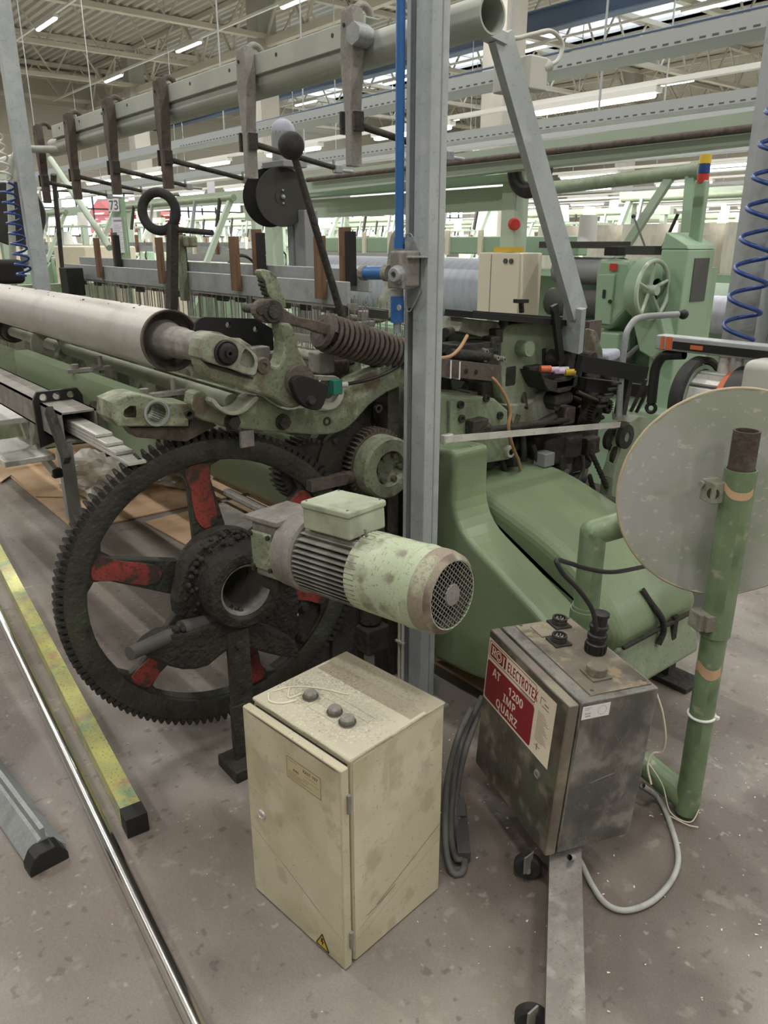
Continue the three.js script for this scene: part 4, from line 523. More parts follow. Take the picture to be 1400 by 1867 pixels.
  const fl = lp('dark_flange', [turned([[0.03, -0.05], [0.135, -0.05], [0.138, -0.01], [0.12, 0], [0.12, 0.02], [0.05, 0.03], [0.03, 0.03]], [-2.0, hub[1] + 0.012, hub[2] + 0.09], [1, 0, 0], 36)], M.iron);
  for (let k = 0; k < 6; k++) mk('bolt', hex([-1.99, hub[1] + 0.012 + 0.1 * Math.sin(k), hub[2] + 0.09 + 0.1 * Math.cos(k)], [-1.965, hub[1] + 0.012 + 0.1 * Math.sin(k), hub[2] + 0.09 + 0.1 * Math.cos(k)], 0.01), M.iron, fl);
  lp('ring_gear', gearX([-1.985, hub[1], hub[2]], 0.122, 44, 0.013, 0.05, 0.05), M.rust, 'rusty brown ring gear');
  const gh = lp('green_hub', [turned([[0.1, 0], [0.105, 0.004], [0.104, 0.06], [0.097, 0.068], [0.06, 0.07], [0.055, 0.05], [0.02, 0.05], [0, 0.05]], [-1.935, hub[1], hub[2]], [1, 0, 0], 40)], M.castGreen, 'round green drive hub');
  for (let k = 0; k < 6; k++) { const y = hub[1] + 0.045 * Math.sin(k * 1.047), z = hub[2] + 0.045 * Math.cos(k * 1.047); mk('bolt', hex([-1.885, y, z], [-1.868, y, z], 0.009), M.rust, gh); }
  lp('stop_pin', [beam([-1.93,.829,-1.26], [-1.93,.828,-1.398], 0.03, 0.035), rod([-1.93,.829,-1.392], [-1.95,.819,-1.458], 0.022)], M.rust);
  lp('rear_plate', plateZY([[-1.48,1.006],[-1.729,1.087],[-1.735,.689],[-1.62,.589],[-1.382,.645],[-1.302,.852]], -2.1, -2.05), M.iron);
  // dark bracket column carrying the gear shaft, down to the floor
  const br = lp('bracket_column', [plateZY([[-1.181,.462],[-1.267,.486],[-1.293,.597],[-1.404,.569],[-1.459,.388],[-1.465,-.014],[-1.341,-.033],[-1.251,.072],[-1.192,.265]], -2.04, -1.97, [], 0.004), rb([-2.0, 0.2, -1.42], [0.1, 0.4, 0.14], 0.008), rb([-1.99, 0.55, -1.62], [0.08, 1.1, 0.05], 0.004), rb([-1.97, 0.42, -1.55], [0.05, 0.5, 0.06], 0.004)], M.iron, 'dark bracket column');
  for (const p of [[-1.965,.404,-1.245], [-1.965,.294,-1.234], [-1.965,.334,-1.399], [-1.965,.277,-1.347]]) mk('bolt', [turned([[0, 0], [0.02, 0], [0.02, 0.004], [0, 0.004]], p, [1, 0, 0], 16), hex(p, [p[0] + 0.016, p[1], p[2]], 0.0145)], M.iron, br);
  for (let k = 0; k < 14; k++) mk('rivet', ball([-1.966, 0.36 + 0.03 * k * 0.6, -1.19 - (k % 3) * 0.03], 0.006, 8), M.galv, br);
  lp('valve_body', [rod([-1.93, 0.28, -1.5], [-1.93, 0.42, -1.5], 0.04), rod([-1.93, 0.42, -1.5], [-1.93, 0.46, -1.5], 0.03), rb([-1.93, 0.22, -1.5], [0.1, 0.1, 0.1], 0.01)], M.iron);
  // warp beam and ledge seen through the big gear
  lp('warp_beam', [rod([-2.35, 0.6, -1.85], [-6.2, 0.6, -1.85], 0.24, 0.24, 48), rod([-2.33, 0.6, -1.85], [-2.37, 0.6, -1.85], 0.3, 0.3, 48)], M.hood, 'big green warp beam');
  lp('dusty_ledge', [rb([-2.75, 0.36, -1.52], [0.9, 0.02, 0.16], 0.003), rb([-2.75, 0.31, -1.45], [0.9, 0.09, 0.014], 0.003), rb([-2.75, 0.42, -1.62], [0.9, 0.025, 0.04], 0.004)], M.dustSteel);
  lp('rear_side_frame', [plateZY([[-1.3, 0.02], [-1.3, 0.4], [-1.15, 0.95], [-1.2, 1.25], [-2.3, 1.25], [-2.4, 0.7], [-2.5, 0.02]], -6.3, -6.22)], M.green);
  lp('floor_beam', bx([-4.1, 0.1, -2.35], [4.2, 0.2, 0.1]), M.green); lp('rear_panel', bx([-4.1, 0.6, -2.2], [4.0, 0.9, 0.04]), M.green);
}
{ // the roller lying in the arms
  const r = thing('backrest_roller', 'long dusty steel roller resting in the loom arms', 'roller', [-2.2, 1.272, -0.968]);
  mkl('barrel', [rod([0, 0, 0], [-4.2, 0, 0], 0.09, 0.09, 56, true)], M.roller, r);
  mkl('end_face', [turned([[0.042, -0.05], [0.06, -0.045], [0.08, -0.03], [0.0865, 0.003], [0.0905, 0.003], [0.0905, -0.01]], [0, 0, 0], [1, 0, 0], 56)], M.rust, r, 'rusty recessed end face');
  mkl('shaft', [turned([[0.062, -0.05], [0.046, 0.02], [0.043, 0.05], [0.046, 0.055], [0.046, 0.075], [0.042, 0.08], [0.041, 0.17], [0.047, 0.2], [0.05, 0.28], [0, 0.28]], [0, 0, 0], [1, 0, 0], 36)], M.dustSteel, r, 'dusty stepped shaft');
  const d = []; for (let i = 0; i < 60; i++) { const a = rnd(-0.5, 0.5), x = -rnd(0.05, 2.6); d.push(ball([x, 0.0895 * Math.cos(a), 0.0895 * Math.sin(a)], rnd(0.002, 0.006), 5, [1.6, 0.6, 1])); }
  const c = mkl('dirt_crumbs', d.map((g) => g), M.iron, r); c.userData.kind = 'stuff';
}
{ // big spoked gear
  const g = thing('spoked_gear', 'huge black toothed gear wheel with red painted spokes', 'gear', [-2.0, 0.555, -0.971], null, -0.14);
  const R = 0.476, ang = [37, 97, 160, 224, 284, 341].map((a) => (a * PI) / 180), r0 = 0.132, r1 = 0.392, holes = [];
  for (let k = 0; k < 6; k++) {
    const a0 = ang[k], a1 = ang[(k + 1) % 6] + (k === 5 ? PI * 2 : 0), w0 = 0.046, w1 = 0.036, pts = [];
    const s0 = [a0 + Math.asin(w0 / r0), a1 - Math.asin(w0 / r0)], s1 = [a0 + Math.asin(w1 / r1), a1 - Math.asin(w1 / r1)];
    const pol = (r, a) => [r * Math.cos(a), r * Math.sin(a)];
    pts.push(pol(r0 + 0.03, s0[0] - 0.02), pol(r1 - 0.05, s1[0] + 0.008), pol(r1 - 0.015, s1[0] + 0.025), pol(r1, s1[0] + 0.11));
    for (let i = 1; i < 6; i++) pts.push(pol(r1, s1[0] + 0.11 + ((s1[1] - s1[0] - 0.22) * i) / 6));
    pts.push(pol(r1, s1[1] - 0.11), pol(r1 - 0.015, s1[1] - 0.025), pol(r1 - 0.05, s1[1] - 0.008), pol(r0 + 0.03, s0[1] + 0.02), pol(r0 + 0.004, s0[1] - 0.06), pol(r0, (s0[0] + s0[1]) / 2), pol(r0 + 0.004, s0[0] + 0.06));
    holes.push(pts);
  }
  const disc = []; for (let i = 0; i < 132; i++) disc.push([(R - 0.017) * Math.cos((i / 132) * PI * 2), (R - 0.017) * Math.sin((i / 132) * PI * 2)]);
  mkl('wheel', [extr(disc, 0.03, holes, 0.004).rotateY(PI / 2).translate(-0.03, 0, 0), turned([[0.395, -0.045], [0.395, 0.012], [0.402, 0.016], [0.45, 0.016], [R - 0.018, 0.012], [R - 0.018, -0.045]], [0, 0, 0], [1, 0, 0], 96)], M.gear, g);
  const tooth = uvm(extr([[-0.0085, -0.003], [-0.0066, 0.01], [-0.0036, 0.021], [0.0036, 0.021], [0.0066, 0.01], [0.0085, -0.003]].reverse(), 0.058, [], 0)); tooth.rotateX(0);
  for (let i = 0; i < 126; i++) { const a = (i / 126) * PI * 2, t = mesh(tooth, M.grime); t.name = 'tooth'; const q = new THREE.Matrix4().makeRotationX(a).multiply(new THREE.Matrix4().makeRotationY(PI / 2)); t.quaternion.setFromRotationMatrix(q); t.position.set(-0.045, (R - 0.018) * Math.cos(a), (R - 0.018) * Math.sin(a)); g.add(t); }
  ang.forEach((a, k) => { const o = smooth([[0.2, -0.026], [0.25, -0.032], [0.32, -0.031], [0.38, -0.036], [0.392, 0.0], [0.38, 0.035], [0.32, 0.031], [0.23, 0.034], [0.19, 0.014]], 2).map(([x, y]) => [x * Math.cos(a) - y * Math.sin(a), x * Math.sin(a) + y * Math.cos(a)]); mkl('painted_spoke', extr(o, 0.005, [], 0.0015).rotateY(PI / 2).translate(-0.0015, 0, 0), M.redPaint, g, 'red painted spoke face'); });
  mkl('hub_plate', [turned([[0.1, -0.03], [0.145, -0.03], [0.143, 0.012], [0.135, 0.02], [0.11, 0.024]], [0, 0, 0], [1, 0, 0], 48)], M.gear, g);
}
{ // grimy bearing and bracket before the gear
  const h = thing('bearing_bracket', 'grimy hollow bearing ring with stub bar in front of the gear hub', 'bearing', [-1.85, 0, -0.95]);
  const c = [-1.85, 0.6, -0.962];
  mk('bearing_ring', [turned([[0.08, -0.12], [0.08, 0.035], [0.088, 0.042], [0.112, 0.04], [0.12, 0.03], [0.122, -0.03], [0.132, -0.04], [0.132, -0.06], [0.12, -0.12]], c, [1, 0, 0.05], 48)], M.grime, h);
  mk('liner', [turned([[0.0795, 0.03], [0.072, 0.028], [0.07, -0.2], [0.0795, -0.2]], c, [1, 0, 0.05], 44)], M.dustSteel, h, 'dusty inner sleeve');
  mk('collar_ring', [turned([[0.12, -0.16], [0.142, -0.155], [0.148, -0.13], [0.144, -0.105], [0.125, -0.1]], c, [1, 0, 0.05], 48)], M.grime, h);
  const fz = []; for (let i = 0; i < 260; i++) { const a = rnd(PI * 2), r = 0.122 + rnd(0.03), x = c[0] - rnd(0.03, 0.1); fz.push(ball([x, c[1] + r * Math.sin(a), c[2] + r * Math.cos(a)], rnd(0.004, 0.011), 5)); }
  for (let i = 0; i < 120; i++) { const t = rnd(), x = -1.87 + rnd(0.03); fz.push(ball([x, 0.47 + 0.03 * Math.sin(t * 9) + rnd(0.04), -0.72 - 0.24 * t], rnd(0.005, 0.012), 5)); }
  const f = mk('grease_lumps', fz, M.grime, h); f.userData.kind = 'stuff';
  mk('lower_bracket', [plateZY(smooth([[-.647,.5],[-.71,.532],[-.781,.516],[-.865,.513],[-.944,.496],[-1.052,.433],[-1.128,.369],[-1.136,.307],[-1.01,.372],[-.912,.426],[-.829,.392],[-.754,.408],[-.686,.458]], 2), -1.9, -1.83, [], 0.008), plateZY(smooth([[-.783,.541],[-.796,.63],[-.83,.694],[-.883,.733],[-.96,.733],[-1.084,.674],[-1.177,.561],[-1.169,.364],[-1.013,.418],[-.872,.493]], 2), -1.95, -1.9, [[-0.962, 0.6, 0.08]], 0.006)], M.grime, h);
  mk('stub_bar', [rod([-1.8,.53,-.6], [-1.87,.51,-.774], 0.019, 0.021, 16), rod([-1.87,.51,-.774], [-1.89,.483,-.939], 0.03, 0.03, 12)], M.darkGrey, h);
  const s = mk('support_bar', [rb([-1.835, 0.33, -0.93], [0.02, 0.29, 0.07], 0.003), rb([-1.835, 0.12, -0.915], [0.025, 0.22, 0.045], 0.003), rb([-1.83, 0.02, -0.91], [0.12, 0.04, 0.1], 0.006)], M.iron, h, 'flat iron bar down to the floor');
  mk('bolt', hex([-1.826, 0.43, -0.93], [-1.812, 0.43, -0.93], 0.014), M.iron, s);
}
// ---------- left side: tube with flat bars, stool, sheets, film ----------
{
  const t = thing('square_profile', 'grey square steel tube with flat bars sticking out, at the left edge', 'profile', [-2.9, 0.95, -0.75]);
  const y = 1.0, z = -0.75;
  mk('tube', [bx([-3.2, y + 0.042, z], [1.1, 0.006, 0.1]), bx([-3.2, y - 0.042, z], [1.1, 0.006, 0.1]), bx([-3.2, y, z + 0.047], [1.1, 0.09, 0.006]), bx([-3.2, y, z - 0.047], [1.1, 0.09, 0.006])].map((g) => g.translate(0.35, 0, 0).translate(-0.35, 0, 0)), M.dustSteel, t);
  mk('sleeve', [bx([-2.56, y + 0.046, z], [0.22, 0.006, 0.112]), bx([-2.56, y - 0.046, z], [0.22, 0.006, 0.112]), bx([-2.56, y, z + 0.053], [0.22, 0.098, 0.006]), bx([-2.56, y, z - 0.053], [0.22, 0.098, 0.006])], M.dustSteel, t);
  mk('perforated_bracket', [plateZY([[z - 0.085, y - 0.06], [z - 0.085, y + 0.06], [z - 0.07, y + 0.085], [z + 0.06, y + 0.085], [z + 0.075, y + 0.06], [z + 0.075, y - 0.1]], -2.67, -2.655, [[z - 0.045, y + 0.066, 0.011], [z + 0.0, y + 0.066, 0.012], [z + 0.042, y + 0.066, 0.012]], 0.001)], M.black, t, 'black bracket with three holes');
  for (const s of [-1, 1]) mk('side_clamp', beam([-2.52, y + 0.05, z + s * 0.068], [-2.4, y - 0.09, z + s * 0.068], 0.02, 0.04), M.iron, t);
  for (const [k, x1] of [[0, -2.0], [1, -2.09], [2, -2.16], [3, -2.24]]) mk('flat_bar', rb([(x1 - 2.8) / 2, y - 0.022 + k * 0.011, z - 0.002], [Math.abs(-2.8 - x1), 0.0095, 0.05], 0.0015), M.bright, t);
}
{
  const s = thing('step_stool', 'aluminium step stool half seen at the left edge', 'stool', [-4.2, 0, -1.2]);
  const f = (n, a, b, w, h, m = M.bright) => mk(n, beam(a, b, w, h), m, s);
  mk('step', [rb([-4.194,.528,-.948], [0.5, 0.03, 0.24], 0.006)], M.bright, s); mk('step', [rb([-4.248,.722,-.938], [0.5, 0.03, 0.24], 0.006)], M.bright, s);
  f('leg', [-4.126,.559,-1.02], [-4.057,.415,-1.088], 0.04, 0.03); f('leg', [-4.223,.712,-1.042], [-4.174,.494,-1.035], 0.03, 0.025); f('leg', [-4.282,.712,-1.012], [-4.228,.574,-1.023], 0.03, 0.025);
  mk('rubber_foot', rb([-4.055,.414,-1.093], [0.05, 0.05, 0.05], 0.01), M.black, s);
}
{
  const a = one('plywood_sheet', 'thin plywood sheet on floor left of the gear', 'sheet', rb([-5.35, 0.006, -2.1], [2.2, 0.01, 1.8], 0.002), M.ply);
  one('plywood_sheet', 'plywood sheet on floor seen through the gear spokes', 'sheet', rb([-3.5, 0.008, -2.15], [1.35, 0.01, 1.1], 0.002, [0, 0.06, 0]), M.ply);
  one('plywood_sheet', 'cut plywood piece lying on the left sheet', 'sheet', plateXZ([[-5.471,-1.102],[-5.617,-1.209],[-5.011,-1.201],[-4.879,-1.347],[-4.849,-1.528],[-5.338,-1.682],[-5.91,-1.554],[-6.143,-1.266]], 0.013, 0.019), M.ply);
  one('plywood_sheet', 'plywood board on floor under the green hood', 'sheet', rb([-1.95, 0.008, -1.95], [0.7, 0.012, 0.3], 0.002), M.ply);
  const film = (n, label, c, s, k) => { const g = new THREE.IcosahedronGeometry(1, 5), p = g.attributes.position; for (let i = 0; i < p.count; i++) { const v = new THREE.Vector3().fromBufferAttribute(p, i), u = 0.5 + v.x * 0.23 + v.z * 0.11, w = 0.5 + v.y * 0.31 + v.z * 0.17, n1 = fbm((u + 4) % 1, (w + 4) % 1, 6, 4, k); v.multiplyScalar(0.62 + 0.62 * Math.abs(n1 - 0.5) * 2.6 + 0.12 * Math.sin(v.x * 9 + v.y * 7 + k)); p.setXYZ(i, v.x * s[0], Math.max(-0.9, v.y) * s[1], v.z * s[2]); } g.computeVertexNormals(); one(n, label, 'plastic film', g.translate(...c), M.film); };
  film('plastic_film', 'crumpled clear plastic film heaped on floor behind the gear', [-4.864,.12,-1.557], [0.36, 0.17, 0.26], 3);
  film('plastic_film', 'smaller crumpled plastic film between gear and plywood', [-4.659,.1,-2.037], [0.24, 0.12, 0.22], 8);
}

// ---------- post, valve and the end of the loom to its right ----------
{
  const p = thing('steel_post', 'tall galvanised steel post with open channel, between motor and green hood', 'post', [-1.735, 0, -1.575]);
  mk('box_section', rb([-1.735, 1.5, -1.572], [0.064, 3.0, 0.064], 0.003), M.aluPost, p);
  mk('channel', [bx([-1.79, 1.5, -1.598], [0.045, 3.0, 0.006]), bx([-1.77, 1.5, -1.575], [0.005, 3.0, 0.05]), bx([-1.812, 1.5, -1.575], [0.005, 3.0, 0.05]), bx([-1.806, 1.5, -1.551], [0.014, 3.0, 0.004])], M.aluPost, p);
  mk('seam', bx([-1.7025, 1.5, -1.578], [0.001, 3.0, 0.004]), M.midGrey, p);
  mk('base_plate', rb([-1.745, 0.006, -1.575], [0.16, 0.012, 0.14], 0.002), M.aluPost, p);
  for (const dx of [0, 0.018]) mk('conduit', rod([-1.81 + dx, 0.01, -1.535], [-1.81 + dx, 0.62, -1.535], 0.006, 0.006, 10), M.lightGrey, p);
  mk('conduit_clip', rb([-1.801, 0.24, -1.53], [0.04, 0.008, 0.012], 0.001), M.lightGrey, p);
}
{
  const v = thing('air_valve', 'dirty pneumatic valve with blue couplings fixed to the steel post', 'valve', [-1.765,1.476,-1.5]);
  const b = mk('body', [rb([-1.763,1.476,-1.505], [0.075, 0.1, 0.055], 0.008, null, 2), rb([-1.766,1.437,-1.495], [0.07, 0.03, 0.05], 0.004)], M.dustSteel, v);
  mk('bracket', [plateXY([[-1.824,1.563],[-1.766,1.563],[-1.727,1.512],[-1.724,1.416],[-1.755,1.368],[-1.787,1.363],[-1.789,1.506]], -1.54, -1.535, [], 0), rb([-1.753,1.509,-1.51], [0.1, 0.005, 0.06], 0.001)], M.galv, v);
  const c = [-1.754,1.461,-1.475]; mk('port', turned([[0.012, 0], [0.026, 0], [0.026, 0.01], [0.021, 0.013], [0.021, 0.024], [0.018, 0.028], [0.009, 0.028], [0.008, 0.012], [0, 0.012]], c, [0.25, 0, 0.97], 24), M.galv, v, 'round threaded port');
  mk('blue_coupling', rod([-1.832,1.463,-1.49], [-1.935,1.46,-1.49], 0.0195, 0.0195, 24), M.blue, v, 'blue coupling sleeve'); mk('coupling_end', [turned([[0.01, 0], [0.021, 0], [0.022, 0.004], [0.022, 0.02], [0.018, 0.022]], [-1.924,1.46,-1.49], [-1, 0, 0.1], 24), rod([-1.832,1.463,-1.49], [-1.809,1.463,-1.49], 0.024)], M.dustSteel, v);
  const s = [-1.791,1.399,-1.5], s2 = [-1.79,1.324,-1.5]; mk('blue_coupling', rod(s2, s, 0.0195, 0.0195, 24), M.blue, v, 'blue coupling sleeve'); mk('coupling_end', [rod([s2[0], s2[1] - 0.03, s2[2]], s2, 0.012, 0.012, 14), rod(s, [s[0], s[1] + 0.02, s[2]], 0.0185)], M.galv, v);
  mk('screw', [turned([[0, 0], [0.009, 0], [0.008, 0.003], [0, 0.004]], [-1.757,1.369,-1.48], [0, 0, 1], 16), hex([-1.772,1.543,-1.52], [-1.754,1.542,-1.505], 0.008)], M.galv, v);
  mk('wire_loop', [tube([[-1.77,1.557,-1.51], [-1.761,1.568,-1.51], [-1.746,1.571,-1.51], [-1.735,1.561,-1.51]], 0.002, 14, 6), tube([[-1.768,1.366,-1.51], [-1.748,1.357,-1.51], [-1.733,1.371,-1.51], [-1.701,1.418,-1.51]], 0.0018, 18, 6)], M.galv, v);
  one('blue_air_pipe', 'straight blue air pipe running up beside the steel post', 'pipe', [rod([s[0] + 0.008, 1.545, -1.5], [s[0] + 0.008, 3.0, -1.5], 0.0125, 0.0125, 20), rod([s[0] + 0.008, 1.53, -1.5], [s[0] + 0.008, 1.56, -1.5], 0.016)], M.blue);
}
{ // overhead tube rail with its hangers
  const t = thing('overhead_rail', 'pale green overhead tube with flat rail, running above the loom', 'rail', [-3.7, 2.15, -1.8]);
  const yT = 2.15, zT = -1.8;
  mk('tube', [turned([[0.046, 0], [0.052, 0], [0.052, 3.9], [0.046, 3.9], [0.046, 0]], [-1.74, yT, zT], [-1, -0.006, 0], 36)], M.railGrey, t);
  mk('flat_rail', [rb([-3.85, yT + 0.045, zT + 0.058], [3.2, 0.07, 0.012], 0.002), rb([-3.85, yT + 0.08, zT + 0.03], [3.2, 0.006, 0.06], 0.002), rb([-3.85, yT + 0.012, zT + 0.05], [3.2, 0.006, 0.025], 0.002)], M.railGrey, t);
  for (let k = 0; k < 9; k++) mk('rail_hole', rod([-2.42 - k * 0.36, yT + 0.055, zT + 0.06], [-2.42 - k * 0.36, yT + 0.055, zT + 0.0655], 0.007, 0.007, 10), M.black, t);
  const arm = mk('slanted_arm', [beam([-1.86,2.153,-1.804], [-1.86,2.128,-1.971], 0.05, 0.03), beam([-1.86,2.138,-1.961], [-1.86,1.293,-2.448], 0.03, 0.085), beam([-1.86,1.318,-2.428], [-1.88,1.151,-2.455], 0.026, 0.085)], M.aluPost, t, 'slanted flat steel arm');
  mk('gusset', plateZY([[-1.797,2.167],[-1.846,2.178],[-2.014,2.153],[-2.005,2.111],[-1.943,2.132],[-1.799,2.137]], -1.885, -1.87), M.galv, t);
  mk('end_strut', [rod([-5.45, 2.1, -1.78], [-5.55, 2.1, -1.6], 0.022), tube([[-5.5, 2.1, -1.62], [-5.55, 2.02, -1.5], [-5.6, 1.6, -1.45], [-5.7, 0.8, -1.4], [-5.75, 0.1, -1.4]], 0.022, 40, 10)], M.railGrey, t);
  const jb = thing('junction_box', 'grey junction box on the slanted arm with white cable loop', 'box', [-1.95,2.077,-2.203]);
  mk('case', [rb([-1.92,2.071,-2.188], [0.05, 0.1, 0.09], 0.006), rb([-1.98,2.062,-2.106], [0.04, 0.1, 0.05], 0.005)], M.lightGrey, jb); mk('gland', rod([-1.91,2.09,-2.224], [-1.9,2.102,-2.247], 0.018), M.lightGrey, jb);
  mk('cable', tube([[-1.9,2.098,-2.239], [-1.9,2.123,-2.287], [-1.9,2.17,-2.301], [-1.9,2.198,-2.242], [-1.9,2.176,-2.149], [-1.9,2.153,-2.06], [-1.9,2.169,-1.984], [-1.88,2.192,-1.949]], 0.007, 50, 8), M.lightGrey, jb);
  // hangers
  const h = thing('rail_hanger', 'dusty iron hanger', 'hanger', [0, 0, 0], 'hangers on the overhead rail');
  mkl('body', [plateXY([[-0.03, 0.1], [0.028, 0.1], [0.036, 0.02], [0.034, -0.05], [0.018, -0.19], [0.02, -0.2], [0.018, -0.36], [-0.016, -0.36], [-0.016, -0.2], [-0.02, -0.19], [-0.038, -0.05], [-0.036, 0.02]], 0.066, 0.112, [], 0.004)], M.dustSteel, h);
  mkl('hook_nose', [place(new THREE.TorusGeometry(0.032, 0.013, 8, 14, PI), [0.0, 0.085, 0.045], [0, PI / 2, 0]), rb([0, 0.085, 0.085], [0.046, 0.05, 0.03], 0.006)], M.dustSteel, h);
  mkl('bolt_head', [rod([-0.012, 0.055, 0.112], [-0.012, 0.055, 0.116], 0.006, 0.006, 8)], M.black, h);
  mkl('clamp_plate', rb([-0.04, -0.225, 0.09], [0.012, 0.07, 0.045], 0.002), M.iron, h); mkl('clamp_plate', rb([0.03, -0.225, 0.09], [0.012, 0.06, 0.04], 0.002), M.iron, h);
  mkl('holding_rod', [rod([0.02, -0.235, 0.08], [0.03, -0.3, -0.3], 0.0125, 0.0105, 12)], M.iron, h);
  mkl('rod_clip', [rb([0.03, -0.305, -0.32], [0.03, 0.035, 0.04], 0.006), rod([0.03, -0.32, -0.3], [0.03, -0.27, -0.3], 0.007, 0.007, 8), rod([0.03, -0.31, -0.32], [0.03, -0.312, -0.4], 0.007, 0.007, 8)], M.galv, h);
  const xs = [[-2.276,2.044,-1.72], [-2.965,2.06,-1.72], [-3.756,2.066,-1.72], [-4.414,2.069,-1.72], [-5.044,2.072,-1.72], [-5.642,2.072,-1.72]].map((p) => p[0]);
  const names = ['pale dusty iron hanger with hexagon bolt, nearest to the steel post', 'dusty iron hanger behind the ball-knob lever', 'brown iron hanger third from the steel post', 'brown iron hanger fourth from the steel post', 'dark iron hanger second from the far rail end', 'dark iron hanger at the far left rail end'];
  xs.forEach((x, i) => { const o = i ? copyOf(h, [x, yT, zT], names[i]) : h; if (!i) { o.position.set(x, yT, zT); o.userData.label = names[0]; } if (i > 1) o.traverse((q) => { if (q.isMesh && (q.name === 'body' || q.name === 'hook_nose')) q.material = M.rust; }); });
  mkl('hexagon_bolt', hex([0.042, 0.02, 0.06], [0.05, 0.02, 0.125], 0.034), M.galv, h);
  scene.children.filter((o) => /^rail_hanger_/.test(o.name)).forEach((o) => { const b = o.children.find((c) => c.name === 'hexagon_bolt'); if (b) o.remove(b); });
}
{ // green belt hoods
  const rnd1 = (o, z0, z1, b) => extr(smooth(o, 1).length ? o : o, z1 - z0, [], b).translate(0, 0, z0);
  const fil = (o, r) => { const s = [], n = o.length; for (let i = 0; i < n; i++) { const a = o[(i + n - 1) % n], p = o[i], c = o[(i + 1) % n], q = r[i] ?? 0.02; const u = [a[0] - p[0], a[1] - p[1]], w = [c[0] - p[0], c[1] - p[1]], lu = Math.hypot(...u), lw = Math.hypot(...w), k = Math.min(q, lu * 0.45, lw * 0.45); const A = [p[0] + (u[0] / lu) * k, p[1] + (u[1] / lu) * k], B = [p[0] + (w[0] / lw) * k, p[1] + (w[1] / lw) * k]; for (let t = 0; t <= 6; t++) { const f = t / 6; s.push([(1 - f) ** 2 * A[0] + 2 * f * (1 - f) * p[0] + f * f * B[0], (1 - f) ** 2 * A[1] + 2 * f * (1 - f) * p[1] + f * f * B[1]]); } } return s; };
  const bev = (o, z0, z1, b) => new THREE.ExtrudeGeometry(ringShape(o), { depth: z1 - z0 - 2 * b, bevelEnabled: true, bevelThickness: b, bevelSize: b, bevelOffset: -b, bevelSegments: 5, curveSegments: 8 }).translate(0, 0, z0 + b);
  const h1 = thing('belt_hood', 'smooth green moulded belt hood right of the steel post, nearer one with upright neck', 'hood', [-1.6, 0, -1.8]);
  const o1 = fil([[-1.986,.882],[-1.752,.902],[-1.752,.647],[-1.355,.453],[-1.227,.375],[-1.331,.184],[-1.607,.107],[-1.957,.084]], [0.02, 0.03, 0.12, 0.2, 0.08, 0.08, 0.1, 0.05]);
  const sh1 = mk('shell', bev(o1, -1.885, -1.72, 0.02), M.hood, h1);
  for (let k = 0; k < 4; k++) for (const dz of [0, 0.03]) mk('rivet', ball([o1[8][0] + 0.002, 0.9 - k * 0.05, -1.84 + dz], 0.0035, 6), M.galv, sh1);
  const h2 = thing('belt_hood', 'long smooth green hood tapering to the floor behind the dark control box', 'hood', [-1.5, 0, -2.15]);
  const o2 = fil([[-2.021,.713],[-1.805,.698],[-1.51,.609],[-1.357,.532],[-1.25,.427],[-1.205,.358],[-1.248,.229],[-1.458,.031],[-1.87,.048]], [0.02, 0.12, 0.2, 0.2, 0.1, 0.03, 0.1, 0.1, 0.05]);
  mk('shell', bev(o2, -2.42, -1.93, 0.05), M.hood, h2);
  mk('seam_strip', [rb([-1.2, 0.33, -2.15], [0.014, 0.012, 0.4], 0.003)], M.iron, h2);
  mk('strap', [tube([[-1.27,.455,-2.135], [-1.24,.417,-2.145], [-1.2,.374,-2.155], [-1.19,.324,-2.166], [-1.19,.28,-2.143]], 0.011, 20, 8), rb([-1.2, 0.27, -2.25], [0.012, 0.16, 0.03], 0.003)], M.grime, h2, 'black strap over the hood');
  mk('end_tray', [rb([-1.22, 0.24, -2.17], [0.06, 0.16, 0.46], 0.02, [0, 0, 0.25], 2)], M.green, h2);
  mk('foot', [rb([-1.28, 0.012, -2.42], [0.2, 0.02, 0.12], 0.004), rb([-1.3, 0.12, -2.42], [0.05, 0.22, 0.05], 0.004)], M.iron, h2);
}
